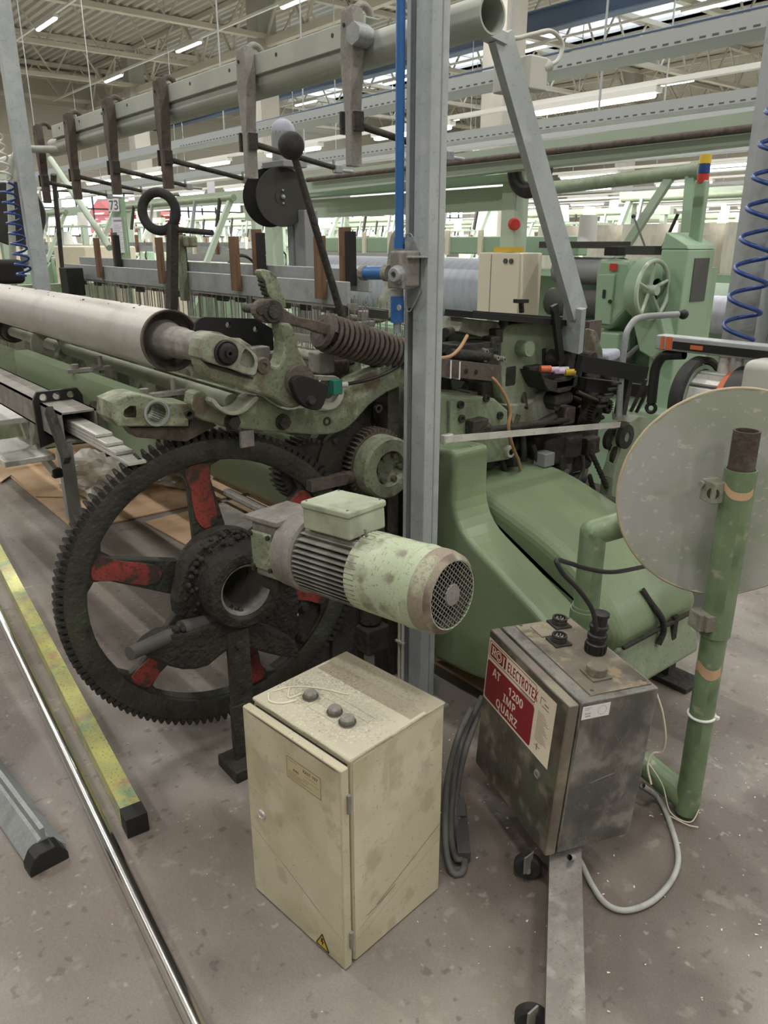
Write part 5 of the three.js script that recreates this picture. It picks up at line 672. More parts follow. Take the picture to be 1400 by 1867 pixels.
{ // drive end of the loom, right of the post
  const d = thing('drive_unit', 'greasy drive end of the loom with green gear cases, right of the steel post', 'drive unit', [-2.1, 0, -2.2]);
  const q = (n, g, m, l) => mk(n, g, m, d, l);
  const gc = q('gear_case', [plateZY([[-1.786,1.053],[-2.06,1.011],[-2.132,.959],[-2.159,.764],[-2.009,.773],[-1.793,.844]], -2.12, -1.9, [], 0.008), plateZY([[-1.818,1.034],[-1.939,1.01],[-1.969,.875],[-1.823,.898]], -1.9, -1.885, [], 0.004)], M.green, 'green gear case');
  for (const p of [[-1.885,1.016,-1.865], [-1.885,.966,-1.872], [-1.9,1.019,-2.008], [-1.9,.946,-2.085], [-1.9,.802,-2.138]]) mk('bolt', turned([[0, 0.004], [0.006, 0.004], [0.008, 0.01], [0.014, 0.01], [0.014, 0]], p, [1, 0, 0], 14), M.iron, gc);
  mk('round_boss', turned([[0.012, 0.02], [0.022, 0.02], [0.024, 0], [0.024, -0.02]], [-1.9,.801,-2.141], [1, 0, 0], 20), M.lightGrey, gc);
  q('terminal_block', [rb([-1.87,.93,-1.935], [0.05, 0.06, 0.08], 0.006), rb([-1.86,.919,-1.973], [0.05, 0.05, 0.04], 0.02)], M.iron);
  q('drive_rod', [rod([-1.87,.909,-1.998], [-1.9,.873,-2.492], 0.012, 0.012, 12), rod([-1.9,.865,-2.244], [-1.9,.896,-2.404], 0.018, 0.018, 12), rod([-1.95,.931,-2.216], [-1.95,.886,-2.382], 0.015)], M.iron);
  const bb = q('drilled_bar', [beam([-1.86,1.166,-1.714], [-1.86,1.114,-2.01], 0.05, 0.055)], M.rust, 'rust brown drilled bar');
  for (const p of [[-1.86,1.153,-1.768], [-1.86,1.145,-1.809]]) mk('cable_tie', rb(p, [0.054, 0.06, 0.006], 0.001), M.white, bb);
  for (const p of [[-1.834,1.14,-1.84], [-1.834,1.132,-1.887]]) mk('hole_bushing', turned([[0, 0.001], [0.007, 0.001], [0.009, 0]], p, [1, 0, 0], 12), M.black, bb);
  const hs = q('green_housing', [plateZY(smooth([[-2.144,1.224],[-2.171,1.262],[-2.522,1.244],[-2.584,1.219],[-2.591,1.109],[-2.462,1.034],[-2.322,.946],[-2.195,.947],[-2.157,1.046]], 2), -2.25, -1.96, [], 0.012)], M.green, 'big green cast housing');
  mk('round_boss', turned([[0, 0.05], [0.018, 0.05], [0.028, 0.05], [0.03, 0.045], [0.031, 0]], [-1.96,1.172,-2.247], [1, 0, 0], 24), M.green, hs);
  mk('foot_slope', [plateZY([[-2.161,.967],[-2.286,.961],[-2.427,1.02],[-2.449,.885],[-2.216,.853]], -2.1, -1.93)], M.dustGreen, hs);
  q('cover_lid', [plateZY([[-1.922,1.255],[-1.946,1.299],[-2.14,1.272],[-2.115,1.215],[-2.043,1.224]], -2.3, -1.96, [], 0.006)], M.dustGreen, 'dusty green hinged lid');
  q('top_strip', [beam([-1.96,1.315,-1.919], [-1.96,1.241,-2.567], 0.14, 0.022), beam([-2.1,1.293,-2.154], [-2.1,1.235,-2.726], 0.05, 0.02)], M.blackMatt, 'black top strip');
  q('lid_knob', [ball([-1.93,1.275,-2.116], 0.018, 14), rod([-1.93,1.26,-1.83], [-1.95,1.259,-1.875], 0.016)], M.iron);
  q('valve_bank', [rb([-1.96,1.199,-1.962], [0.1, 0.035, 0.2], 0.004), rb([-1.94,1.164,-1.999], [0.08, 0.06, 0.09], 0.006), rb([-1.93,1.203,-2.056], [0.05, 0.06, 0.05], 0.008), rb([-1.95,1.161,-1.913], [0.06, 0.03, 0.12], 0.004), rod([-1.9,1.192,-1.825], [-1.9,1.167,-2.013], 0.018), rb([-1.95,1.229,-2.095], [0.05, 0.05, 0.04], 0.006)], M.iron);
  for (const p of [[-1.9,1.187,-1.995], [-1.9,1.159,-2.055], [-1.9,1.15,-2.09], [-1.9,1.159,-1.991]]) q('small_fitting', turned([[0.004, 0.01], [0.009, 0.01], [0.01, 0], [0.01, -0.03]], p, [1, 0, 0], 12), M.dustSteel);
  q('rocker_lever', [beam([-1.88,1.329,-2.33], [-1.88,1.125,-2.392], 0.016, 0.03), turned([[0, 0], [0.012, 0], [0.012, 0.008], [0, 0.008]], [-1.872,1.317,-2.315], [1, 0, 0], 14)], M.black, 'black upright lever');
  q('t_knob', [beam([-2,1.34,-2.25], [-2,1.337,-2.318], 0.018, 0.014), rod([-2,1.339,-2.284], [-2,1.296,-2.291], 0.01)], M.black, 'black T-shaped knob');
  q('bracket_pair', [beam([-1.9,1.241,-2.483], [-1.9,1.085,-2.462], 0.04, 0.035), beam([-1.9,1.238,-2.524], [-1.9,1.079,-2.518], 0.03, 0.03), rb([-1.9,1.246,-2.502], [0.06, 0.03, 0.07], 0.006)], M.iron);
  q('cast_cheek', plateZY(smooth([[-2.64,1.203],[-2.731,1.203],[-2.777,1.148],[-2.806,1.088],[-2.754,1.052],[-2.659,1.067]], 2), -2.05, -1.98, [], 0.006), M.castGreen);
  // bobbin tray
  const tr = q('bobbin_tray', [plateZY(smooth([[-2.253,1.094],[-2.272,1.063],[-2.309,1.018],[-2.442,1.002],[-2.463,1.047],[-2.454,1.069],[-2.437,1.045],[-2.288,1.065]], 2), -1.98, -1.86), rb([-1.91,1.035,-2.417], [0.1, 0.05, 0.14], 0.01), rb([-1.92,.967,-2.427], [0.1, 0.05, 0.12], 0.02)], M.iron);
  const bob = (a, m, r = 0.011) => mk('bobbin', rod(a, [a[0] + 0.02, a[1], a[2] - 0.035], r, r, 12), m, tr);
  bob([-1.88,1.099,-2.277], M.orange, 0.013); bob([-1.88,1.092,-2.325], M.pink); bob([-1.87,1.085,-2.346], M.pink); bob([-1.89,1.084,-2.396], M.white); bob([-1.87,1.074,-2.412], M.yellow, 0.013);
  // crank and right hand bar
  const ck = q('crank_handle', [tube([[-1.75,.892,-2.619], [-1.75,1.046,-2.607], [-1.75,1.152,-2.607], [-1.75,1.224,-2.616], [-1.75,1.266,-2.662], [-1.75,1.274,-2.741], [-1.75,1.27,-2.957]], 0.0125, 50, 12, false, 0.35)], M.galv, 'bent crank handle'); mk('ball_knob', ball([-1.75,1.268,-3.002], 0.021, 20), M.black, ck);
  q('drilled_arm', [beam([-1.8,1.119,-2.4], [-1.72,1.055,-2.72], 0.03, 0.06), beam([-1.86,1.021,-2.508], [-1.78,.971,-2.808], 0.06, 0.05)], M.blackMatt, 'black drilled arm');
  q('upright_bar', [beam([-1.78,1.033,-2.694], [-1.78,.891,-2.67], 0.03, 0.04)], M.iron);
  q('cable_chain', [beam([-1.65,1.053,-2.624], [-1.7,.922,-2.622], 0.012, 0.01), beam([-1.65,1.04,-2.664], [-1.7,.913,-2.661], 0.012, 0.01), ...[0.1, 0.3, 0.5, 0.7, 0.9].map((t) => beam([-1.65 - 0.05 * t, 1.07 - 0.11 * t, -2.42 + 0.03 * t], [-1.64 - 0.05 * t, 1.07 - 0.11 * t, -2.455 + 0.03 * t], 0.012, 0.008))], M.iron);
  q('wrapped_bundle', [rb([-2.1,1.064,-2.935], [0.16, 0.05, 0.14], 0.02, [0.1, 0.2, 0.1], 2)], M.cloth);
  // dark cluster of cams, gears, pipes
  const cl = (n, g, m = M.iron) => q(n, g, m);
  cl('bevel_gear', gearX([-1.88,.882,-2.618], 0.04, 18, 0.009, 0.03, 0.012)); cl('bevel_gear', gearX([-1.9,.899,-2.725], 0.03, 16, 0.008, 0.03, 0.01));
  cl('cam_disc', turned([[0.012, 0], [0.045, 0], [0.047, 0.02], [0.02, 0.024]], [-1.85,.768,-2.714], [1, 0, 0], 24)); cl('cam_disc', turned([[0.012, 0], [0.05, 0], [0.052, 0.02], [0.02, 0.024]], [-1.8,.786,-2.736], [1, 0, 0], 24)); cl('cam_disc', turned([[0.01, 0], [0.055, 0], [0.058, 0.02], [0.02, 0.03]], [-1.82,.699,-2.741], [1, 0, 0], 24));
  cl('pump_block', [rb([-1.98,.744,-2.484], [0.14, 0.12, 0.2], 0.015), rb([-1.93,.751,-2.545], [0.08, 0.1, 0.1], 0.015)]);
  q('grey_box', [rb([-1.9,.733,-2.361], [0.06, 0.055, 0.06], 0.004)], M.midGrey, 'small grey steel box'); cl('nozzle', [rod([-1.9,.696,-2.365], [-1.9,.658,-2.369], 0.014)]);
  q('hose', tube([[-1.9,.685,-2.519], [-1.9,.654,-2.516], [-1.9,.64,-2.468], [-1.9,.644,-2.398]], 0.014, 24, 10), M.darkGrey); q('hose', tube([[-1.92,.695,-2.639], [-1.92,.621,-2.649], [-1.92,.568,-2.604]], 0.009, 20, 8), M.darkGrey);
  q('hose', tube([[-1.98,.828,-2.313], [-1.98,.735,-2.331], [-1.98,.668,-2.321]], 0.013, 20, 8), M.darkGrey); q('pipe', rod([-2.05,.553,-2.516], [-2.05,.527,-2.824], 0.03), M.dark);
  const lk = []; for (const [a, b] of [[[-1.85,.728,-2.6], [-1.8,.587,-2.654]], [[-1.85,.621,-2.605], [-1.85,.526,-2.656]]]) for (let i = 0; i <= 10; i++) { const t = i / 10; lk.push(ball([a[0] + (b[0] - a[0]) * t, a[1] + (b[1] - a[1]) * t, a[2] + (b[2] - a[2]) * t], 0.014, 6, [0.8, 1.1, 0.8])); }
  cl('drive_chain', lk, M.grime);
  for (let i = 0; i < 110; i++) { const p = [-1.93 - rnd(0.2), 0.62 + rnd(0.5), -2.08 - rnd(0.78)]; const k = i % 4; cl(['link_rod', 'pivot_block', 'collar', 'spindle'][k], k === 0 ? rod(p, [p[0] + rnd(-0.05, 0.08), p[1] + rnd(-0.1, 0.1), p[2] + rnd(-0.16, 0.16)], 0.008 + rnd(0.006), 0.009, 10) : k === 1 ? rb(p, [0.05 + rnd(0.04), 0.04 + rnd(0.05), 0.05 + rnd(0.05)], 0.008) : k === 2 ? rod(p, [p[0] + 0.05, p[1], p[2]], 0.02 + rnd(0.02), 0.022, 16) : rod(p, [p[0], p[1] + rnd(-0.15, 0.15), p[2] + 0.05], 0.012, 0.008, 10), i % 5 ? M.iron : M.rust); }
  q('back_plate', [bx([-2.26, 0.65, -2.5], [0.02, 1.1, 1.3])], M.rust); q('base_casting', [rb([-2.05, 0.22, -2.55], [0.35, 0.42, 1.1], 0.02)], M.iron); q('cam_box', rb([-2.12, 0.72, -2.74], [0.2, 0.3, 0.26], 0.03, null, 2), M.iron); q('cam_box', rb([-2.1, 0.95, -2.8], [0.18, 0.2, 0.2], 0.03, null, 2), M.iron); q('lubricator', [rod([-1.98, 0.8, -2.72], [-1.98, 0.98, -2.72], 0.035), rod([-1.98, 0.98, -2.72], [-1.98, 1.02, -2.72], 0.02)], M.rust);
  q('green_guard', plateZY(smooth([[-2.672,.54],[-2.7,.714],[-2.754,.845],[-2.871,.852],[-2.933,.748],[-2.986,.488]], 2), -1.84, -1.78), M.green);
  q('oil_cup', [turned([[0, 0], [0.03, 0], [0.034, 0.03], [0, 0.03]], [-1.8,.861,-2.704], [0, 1, 0], 20)], M.lightGrey);
  one('orange_hose', 'thin orange brown hose hanging over the green gear case', 'hose', tube([[-1.84,1.106,-1.968], [-1.83,1.088,-1.986], [-1.83,1.028,-2.038], [-1.83,.971,-2.065], [-1.83,.911,-2.061], [-1.85,.831,-2.114], [-1.88,.759,-2.184], [-1.92,.675,-2.255]], 0.006, 50, 8), M.cableOrange);
  one('orange_hose', 'short orange hose tied to the drilled bar', 'hose', tube([[-1.84,1.193,-1.695], [-1.84,1.195,-1.767], [-1.85,1.216,-1.821], [-1.87,1.252,-1.875]], 0.006, 30, 8), M.cableOrange);
  one('flat_strip', 'bright flat aluminium strip crossing before the drive unit', 'strip', [beam([-1.72,.959,-1.643], [-1.76,.855,-2.647], 0.006, 0.022), rb([-1.73,.956,-1.66], [0.02, 0.03, 0.04], 0.003)], M.bright);
}
{ // weft feeder behind the round shield
  const f = thing('yarn_feeder', 'grey yarn feeder with metal drum and orange ring, behind the round shield', 'yarn feeder', [-1.2, 1.0, -2.55]);
  const zc = -2.5, a = [-1.535,1.217,-2.5], yb = a[1], x0 = a[0], c = [-1.332,1.041,-2.5], yc = c[1];
  mk('top_beam', [rb([x0 + 0.34, yb, zc], [0.68, 0.05, 0.06], 0.006)], M.alu, f, 'aluminium top beam'); mk('beam_slot', [bx([x0 + 0.3, yb - 0.004, zc + 0.031], [0.46, 0.026, 0.004])], M.black, f); mk('orange_label', [bx([x0 + 0.055, yb, zc + 0.0315], [0.022, 0.045, 0.003]), bx([x0 + 0.03, yb, zc + 0.0315], [0.012, 0.045, 0.003]), bx([x0 + 0.16, yb - 0.004, zc + 0.034], [0.045, 0.014, 0.002]), bx([x0 - 0.002, yb, zc], [0.006, 0.04, 0.03])], M.orange, f);
  mk('yarn_arm', [tube([[x0 + 0.1, yb - 0.035, zc], [x0 + 0.02, yb - 0.05, zc], [x0 - 0.005, yb - 0.1, zc], [x0 - 0.005, yb - 0.22, zc]], 0.018, 30, 10, false, 0.3), place(new THREE.TorusGeometry(0.016, 0.007, 8, 18), [x0 - 0.004, yb - 0.24, zc], [0, 0.3, 0])], M.black, f, 'black yarn guide arm');
  const X = [1, 0, 0], xd = c[0] - 0.055;
  mk('front_ring', turned([[0.12, 0], [0.131, -0.012], [0.14, 0.0], [0.14, 0.035], [0.128, 0.04], [0.118, 0.03]], [xd, yc, zc], X, 48), M.rubber, f); mk('brush_ring', turned([[0.1, 0.002], [0.112, 0.0], [0.114, 0.03], [0.1, 0.03]], [xd, yc, zc], X, 44), M.loomGreen, f);
  for (let k = 0; k < 10; k++) { const t = (k / 10) * PI * 2; mk('drum_segment', rb([0.085, 0.088, 0], [0.14, 0.012, 0.045], 0.003).rotateX(t).translate(xd, yc, zc), M.bright, f); }
  mk('drum_core', rod([xd + 0.01, yc, zc], [xd + 0.2, yc, zc], 0.08), M.alu, f);
  mk('orange_ring', turned([[0.085, 0], [0.105, 0], [0.118, 0.03], [0.105, 0.03]], [xd + 0.13, yc, zc], X, 44), M.orange, f); mk('collar', turned([[0.105, 0], [0.125, 0.005], [0.135, 0.07], [0.1, 0.075]], [xd + 0.155, yc, zc], X, 44), M.black, f);
  mk('motor_body', [rb([xd + 0.47, yc + 0.02, zc], [0.5, 0.29, 0.26], 0.03, null, 3)], M.lightGrey, f, 'smooth grey motor body'); mk('sensor_post', [rod([xd + 0.1, yc + 0.09, zc], [xd + 0.1, yb - 0.02, zc], 0.02), rod([xd + 0.15, yc + 0.1, zc], [xd + 0.15, yb - 0.02, zc], 0.014)], M.bright, f);
}
{ // right hand post with coiled blue hose, papers
  const p = thing('steel_post', 'galvanised steel post with the coiled blue hose, at the right edge', 'post', [-1.5, 0, -2.95]);
  mk('box_section', rb([-1.46, 1.6, -2.98], [0.1, 3.2, 0.1], 0.004), M.alu, p); mk('channel', [bx([-1.535, 1.6, -2.98], [0.006, 3.2, 0.09]), bx([-1.515, 1.6, -2.935], [0.04, 3.2, 0.006]), bx([-1.41, 1.6, -2.98], [0.012, 3.2, 0.12])], M.alu, p);
  one('coiled_hose', 'coiled blue air hose hanging before the right hand post', 'hose', [coil([-1.425, 1.215, -2.84], [-1.36, 2.32, -2.84], 0.058, 0.0078, 11, 24, 10)], M.navy);
  const pn = thing('notice_frame', 'green frame with pinned papers at the right edge', 'notice', [-1.25, 0.9, -3.0]);
  mk('panel', [bx([-1.1, 1.45, -3.03], [0.6, 0.9, 0.02])], M.loomGreen, pn); mk('paper_sheet', [bx([-1.15, 1.24, -3.012], [0.42, 0.3, 0.003])], M.paper, pn); mk('paper_sheet', [bx([-1.09, 1.62, -3.012], [0.36, 0.22, 0.003])], M.paper, pn); mk('chain', [rod([-1.25, 1.42, -3.0], [-1.25, 1.52, -3.0], 0.004, 0.004, 6)], M.galv, pn);
}

// ---------- the loom row behind ----------
{
  const b = thing('weaving_loom', 'light green loom with handwheel and tall cabinet, behind the drive unit', 'loom', [-3, 0, -4.3]);
  const q = (n, g, m, l) => mk(n, g, m, b, l);
  q('top_beam', [beam([-5.991,2.007,-4], [-1.913,2.071,-4], 0.12, 0.14)], M.paleGreen, 'long pale green top beam'); q('brown_pipe', rod([-5.838,2.037,-3.9], [-1.89,2.058,-3.9], 0.019, 0.019, 14), M.rust, 'rusty brown pipe');
  q('second_beam', [bx([-5.6, 1.83, -4.25], [3.7, 0.15, 0.1])], M.paleGreen); q('gutter', [bx([-5.2, 1.95, -4.2], [3.0, 0.05, 0.16])], M.loomGreen);
  q('column', [rb([-3.78, 0.97, -4.2], [0.13, 1.94, 0.13], 0.008)], M.paleGreen); q('column', [rb([-6.9, 0.97, -4.2], [0.13, 1.94, 0.13], 0.008)], M.paleGreen);
  q('column_bracket', [beam([-3.9, 1.82, -4.2], [-3.8, 1.68, -4.2], 0.04, 0.04)], M.paleGreen); q('red_button', [turned([[0, 0], [0.04, 0], [0.04, 0.03], [0.03, 0.05], [0, 0.05]], [-3.72, 1.66, -4.13], [0.6, 0, 0.4], 24)], M.red, 'red emergency button');
  q('cream_cabinet', [rb([-3.665, 1.04, -4.05], [0.37, 0.88, 0.22], 0.008)], M.cream, 'cream control cabinet'); q('cabinet_seam', [bx([-3.73, 1.04, -3.939], [0.005, 0.86, 0.003])], M.midGrey); q('cabinet_dials', [rod([-3.6, 1.43, -3.94], [-3.6, 1.43, -3.93], 0.016), rod([-3.55, 1.43, -3.94], [-3.55, 1.43, -3.93], 0.016)], M.darkGrey); q('yellow_pad', [bx([-3.68, 1.5, -4.05], [0.14, 0.03, 0.14])], M.yellow);
  q('fabric_roll', [rod([-6.6, 1.18, -4.35], [-3.9, 1.18, -4.35], 0.25, 0.25, 40)], M.cloth, 'big roll of grey blue fabric');
  q('breast_plate', [bx([-5.2, 0.6, -4.0], [2.6, 0.7, 0.04]), bx([-5.2, 0.93, -3.8], [2.6, 0.05, 0.3])], M.loomGreen); q('guide_bar', [rod([-5.6, 1.02, -3.75], [-3.6, 1.0, -3.75], 0.022, 0.022, 12)], M.iron);
  q('rear_beam', [rb([-5.6, 1.52, -5.0], [3.6, 0.14, 0.12], 0.01)], M.loomGreen); for (let k = 0; k < 9; k++) q('beam_strap', bx([-7.2 + k * 0.4, 1.54, -4.93], [0.05, 0.2, 0.02]), M.cream);
  q('roller', rod([-3.45, 1.37, -4.3], [-2.95, 1.37, -4.3], 0.085), M.midGrey); q('roller', rod([-3.45, 1.17, -4.25], [-2.95, 1.17, -4.25], 0.09), M.darkGrey); q('roller_bed', rb([-3.2, 0.75, -4.3], [0.6, 0.6, 0.3], 0.02), M.loomGreen); q('cone_shelf', bx([-3.3, 1.53, -4.35], [0.5, 0.04, 0.3]), M.dark);
  q('yarn_cone', turned([[0, 0], [0.062, 0], [0.056, 0.16], [0.02, 0.165], [0, 0.165]], [-3.28, 1.55, -4.35], [0, 1, 0], 24), M.white, 'white yarn cone');
  const fc = q('faceted_case', [plateXY([[-2.946,1.449],[-2.747,1.443],[-2.704,1.393],[-2.722,1.18],[-2.845,1.05],[-2.954,1.051],[-2.969,1.37]], -4.25, -4.05, [], 0.02), plateXY([[-2.945,1.365],[-2.822,1.369],[-2.826,1.078],[-2.93,1.077]], -4.06, -4.035, [], 0.006)], M.loomGreen, 'faceted light green gear case');
  mk('red_label', bx([-2.841,1.408,-4.04], [0.05, 0.04, 0.004]), M.red, fc); mk('slot', rb([-2.882,1.254,-4.03], [0.02, 0.05, 0.006], 0.006), M.black, fc); mk('slot', rod([-2.838,1.212,-4.035], [-2.827,1.213,-4.02], 0.012), M.black, fc);
  q('small_case', [rb([-2.817,.977,-4.1], [0.13, 0.11, 0.14], 0.012)], M.loomGreen); q('black_top_box', [rb([-2.882,1.496,-4.1], [0.09, 0.05, 0.09], 0.004)], M.blackMatt);
  const wc = [-2.569,1.289,-4.05], X = [1, 0, 0];
  q('gear_drum', [turned([[0, 0], [0.165, 0], [0.175, 0.02], [0.175, 0.08], [0.15, 0.1], [0.06, 0.11]], [wc[0] - 0.15, wc[1], wc[2] - 0.1], X, 40)], M.loomGreen, 'round light green gear drum');
  const hw = q('handwheel', [new THREE.TorusGeometry(0.16, 0.0125, 10, 48).rotateY(PI / 2).translate(...wc)], M.paleGreen, 'five spoked handwheel'); for (let k = 0; k < 5; k++) { const a = k * 1.2566 + 0.3; mk('spoke', rod([wc[0] - 0.02, wc[1], wc[2]], [wc[0], wc[1] + 0.157 * Math.sin(a), wc[2] + 0.157 * Math.cos(a)], 0.011, 0.009, 10), M.paleGreen, hw); } mk('hub', rod([wc[0] - 0.14, wc[1], wc[2]], [wc[0] + 0.03, wc[1], wc[2]], 0.032, 0.028), M.paleGreen, hw);
  q('leg_case', [plateXY([[-2.728,1.136],[-2.527,1.134],[-2.474,.999],[-2.55,.897],[-2.647,.935]], -4.3, -4.1, [], 0.01)], M.loomGreen);
  const tc = q('tall_cabinet', [rb([-2.555, 0.93, -4.35], [0.17, 1.16, 0.3], 0.012)], M.loomGreen, 'tall light green cabinet'); mk('window_panel', bx([-2.468, 1.34, -4.36], [0.006, 0.24, 0.16]), M.darkGrey, tc); mk('sloped_lid', [plateXY([[-2.64, 1.51], [-2.47, 1.51], [-2.48, 1.53], [-2.62, 1.6]], -4.5, -4.2, [], 0.004)], M.loomGreen, tc);
  const sp = q('signal_post', [rb([-2.55, 1.68, -4.4], [0.07, 0.4, 0.05], 0.01)], M.loomGreen); for (const [y, m] of [[1.93, M.red], [1.98, M.navy], [2.03, M.yellow]]) mk('signal_lens', rod([-2.55, y - 0.065, -4.4], [-2.55, y - 0.018, -4.4], 0.032, 0.032, 18), m, sp);
  q('arch_tube', [rod([-4.3, 1.905, -4.8], [-2.84, 1.97, -4.8], 0.045), rod([-2.86, 1.968, -4.8], [-2.8, 1.972, -4.8], 0.055)], M.green); q('arch_leg', beam([-3.0, 1.95, -4.8], [-3.32, 1.42, -4.75], 0.05, 0.05), M.paleGreen); q('arch_leg', beam([-2.86, 1.95, -4.8], [-2.8, 1.35, -4.75], 0.06, 0.06), M.loomGreen);
  q('thin_lever', [rod([-3.05, 1.7, -4.5], [-2.8, 1.5, -4.3], 0.006, 0.006, 8), ball([-3.05, 1.7, -4.5], 0.014, 10)], M.black); q('lever_bank', [bx([-2.85, 1.5, -4.3], [0.3, 0.05, 0.15]), rod([-2.7, 1.5, -4.3], [-2.62, 1.7, -4.3], 0.01, 0.01, 8)], M.dark);
  q('base', [rb([-2.9, 0.3, -4.4], [1.1, 0.6, 0.6], 0.03)], M.loomGreen); q('rear_mechanism', [bx([-3.0, 1.0, -4.6], [0.9, 0.8, 0.2])], M.loomGreen);
}
one('rubber_tyre', 'black rubber tyre ring hung behind the slanted arm', 'tyre', new THREE.TorusGeometry(0.13, 0.048, 14, 36).translate(...[-3.602,1.991,-4.125]), M.rubber);
{ // reel pair on its grey post, over the harness
  const c = [-3.518,1.759,-2.2], r = thing('cable_reel', 'black two-disc reel on a grey stand behind the ball-knob lever', 'reel', [c[0], 0, c[2]]);
  mk('front_disc', turned([[0, 0.002], [0.138, 0.002], [0.14, 0], [0.138, -0.006], [0, -0.006]], c, [1, 0, 0.15], 48), M.dark, r); mk('rear_disc', turned([[0, 0.002], [0.138, 0.002], [0.14, 0], [0.138, -0.006], [0, -0.006]], [c[0] - 0.13, c[1], c[2]], [1, 0, 0.15], 48), M.blackMatt, r);
  mk('core', rod([c[0] - 0.13, c[1], c[2]], c, 0.04), M.dark, r); mk('hub_bolts', [ball([c[0] + 0.006, c[1], c[2]], 0.012, 10), ball([c[0] + 0.006, c[1] + 0.03, c[2]], 0.006, 8), ball([c[0] + 0.006, c[1] - 0.03, c[2]], 0.006, 8)], M.galv, r);
  mk('stand', [rb([c[0] + 0.02, 0.85, c[2] - 0.12], [0.1, 1.7, 0.08], 0.005), bx([c[0] - 0.06, 1.5, c[2] - 0.1], [0.05, 0.36, 0.05])], M.midGrey, r);
  mk('winding_motor', [rod([c[0] - 0.05, c[1] + 0.13, c[2] - 0.05], [c[0] - 0.05, c[1] + 0.3, c[2] - 0.05], 0.06), rb([c[0] - 0.05, c[1] + 0.15, c[2] - 0.05], [0.2, 0.03, 0.14], 0.004)], M.midGrey, r); mk('motor_cap', ball([c[0] - 0.05, c[1] + 0.3, c[2] - 0.05], 0.06, 18, [1, 1, 1]), M.cloth, r);
}
{ // number board with papers
  const c = [-6.717,1.725,-2.6], s = thing('number_board', 'green board with number 73 and pinned papers, left of the ring handle', 'sign board', [c[0], 0, -2.6]);
  mk('board', [bx([c[0], 1.62, -2.6], [0.24, 0.55, 0.03])], M.loomGreen, s); mk('post', [bx([c[0], 0.7, -2.62], [0.05, 1.4, 0.05])], M.loomGreen, s);
  const n = decal(0.13, 0.1, 1200, (x) => { x.fillStyle = '#e8e8ea'; x.fillRect(0, 0, 999, 999); x.fillStyle = '#5b6468'; x.font = 'bold 100px sans-serif'; x.fillText('73', 12, 87); });
  mk('number_plate', place(flat(0.13, 0.1), [c[0] + 0.02, 1.835, -2.584], [0, 0.35, 0]).translate(0, 0, 0.03), n, s, 'white plate with number 73'); 
  const pg = decal(0.2, 0.28, 700, (x) => { x.fillStyle = '#dfe0ea'; x.fillRect(0, 0, 999, 999); x.fillStyle = '#8d90a0'; x.fillRect(30, 20, 140, 14); for (let i = 0; i < 14; i++) x.fillRect(30, 60 + i * 14, 80 + ((i * 41) % 60), 3); });
  mk('paper_sheet', place(flat(0.2, 0.28), [c[0] + 0.03, 1.6, -2.575], [0, 0.2, 0]), pg, s); mk('red_bowl', [turned([[0, 0], [0.05, 0], [0.035, 0.05], [0, 0.06]], [c[0] + 0.03, 1.36, -2.57], [0, 1, 0], 18)], M.red, s); mk('paper_sheet', bx([c[0] + 0.04, 1.34, -2.56], [0.22, 0.07, 0.002]), M.paper, s);
}
{ // left post with zigzag cord, rods and hanging disc
  const p = thing('steel_post', 'blue grey steel post with coiled cords at the left edge', 'post', [-4.43, 0, -1.23]);
  mk('box_section', rb([-4.43, 1.6, -1.25], [0.06, 3.2, 0.06], 0.004), M.aluPost, p); mk('channel', [bx([-4.475, 1.6, -1.25], [0.03, 3.2, 0.05]), bx([-4.394, 1.6, -1.25], [0.012, 3.2, 0.075])], M.aluPost, p);
  one('spiral_cable', 'coiled blue cord along the left post', 'cable', coil([-4.36, 1.38, -1.16], [-4.44, 1.82, -1.16], 0.035, 0.006, 9, 16, 7), M.navy); one('spiral_cable', 'coiled white cord above the blue one on the left post', 'cable', coil([-4.44, 1.82, -1.16], [-4.5, 2.05, -1.16], 0.03, 0.005, 5, 16, 7), M.white);
  one('spiral_cable', 'thin grey coiled cord hanging at the upper left edge', 'cable', coil([-4.62, 1.95, -1.1], [-4.66, 2.3, -1.1], 0.03, 0.005, 4, 16, 7), M.midGrey);
  one('round_weight', 'large dark disc hanging behind the left post', 'disc', turned([[0, -0.03], [0.2, -0.03], [0.21, 0], [0.2, 0.03], [0, 0.03]], [-5.9, 1.73, -1.55], [1, 0, 0.2], 40), M.dark);
  one('upright_rod', 'thin dark upright rod left of the number board', 'rod', [rod([-7.27, 0.005, -2.2], [-7.003,2.051,-2.2], 0.016, 0.02, 12), rod([-7.027,1.998,-2.2], [-6.996,2.067,-2.2], 0.024)], M.iron);
  one('green_brace', 'green diagonal brace falling to the first wooden guide', 'brace', rod([-6.708,2.155,-2.1], [-5.396,1.51,-2], 0.022, 0.022, 12), M.paleGreen);
  const g = thing('gearbox', 'small black gearbox with shaft at the left edge above the roller', 'gearbox', [-5.2, 1.3, -1.4]); mk('case', rb([-4.854,1.391,-1.198], [0.16, 0.13, 0.16], 0.03, null, 2), M.blackMatt, g); mk('shaft', [rod([-4.849,1.417,-1.218], [-4.832,1.426,-1.285], 0.014), ball([-4.831,1.425,-1.29], 0.02, 10)], M.iron, g);
  one('black_block', 'black ribbed block behind the roller with white paper on top', 'block', [rb([-5.0, 1.32, -1.6], [0.14, 0.16, 0.1], 0.004)], M.blackMatt);
}
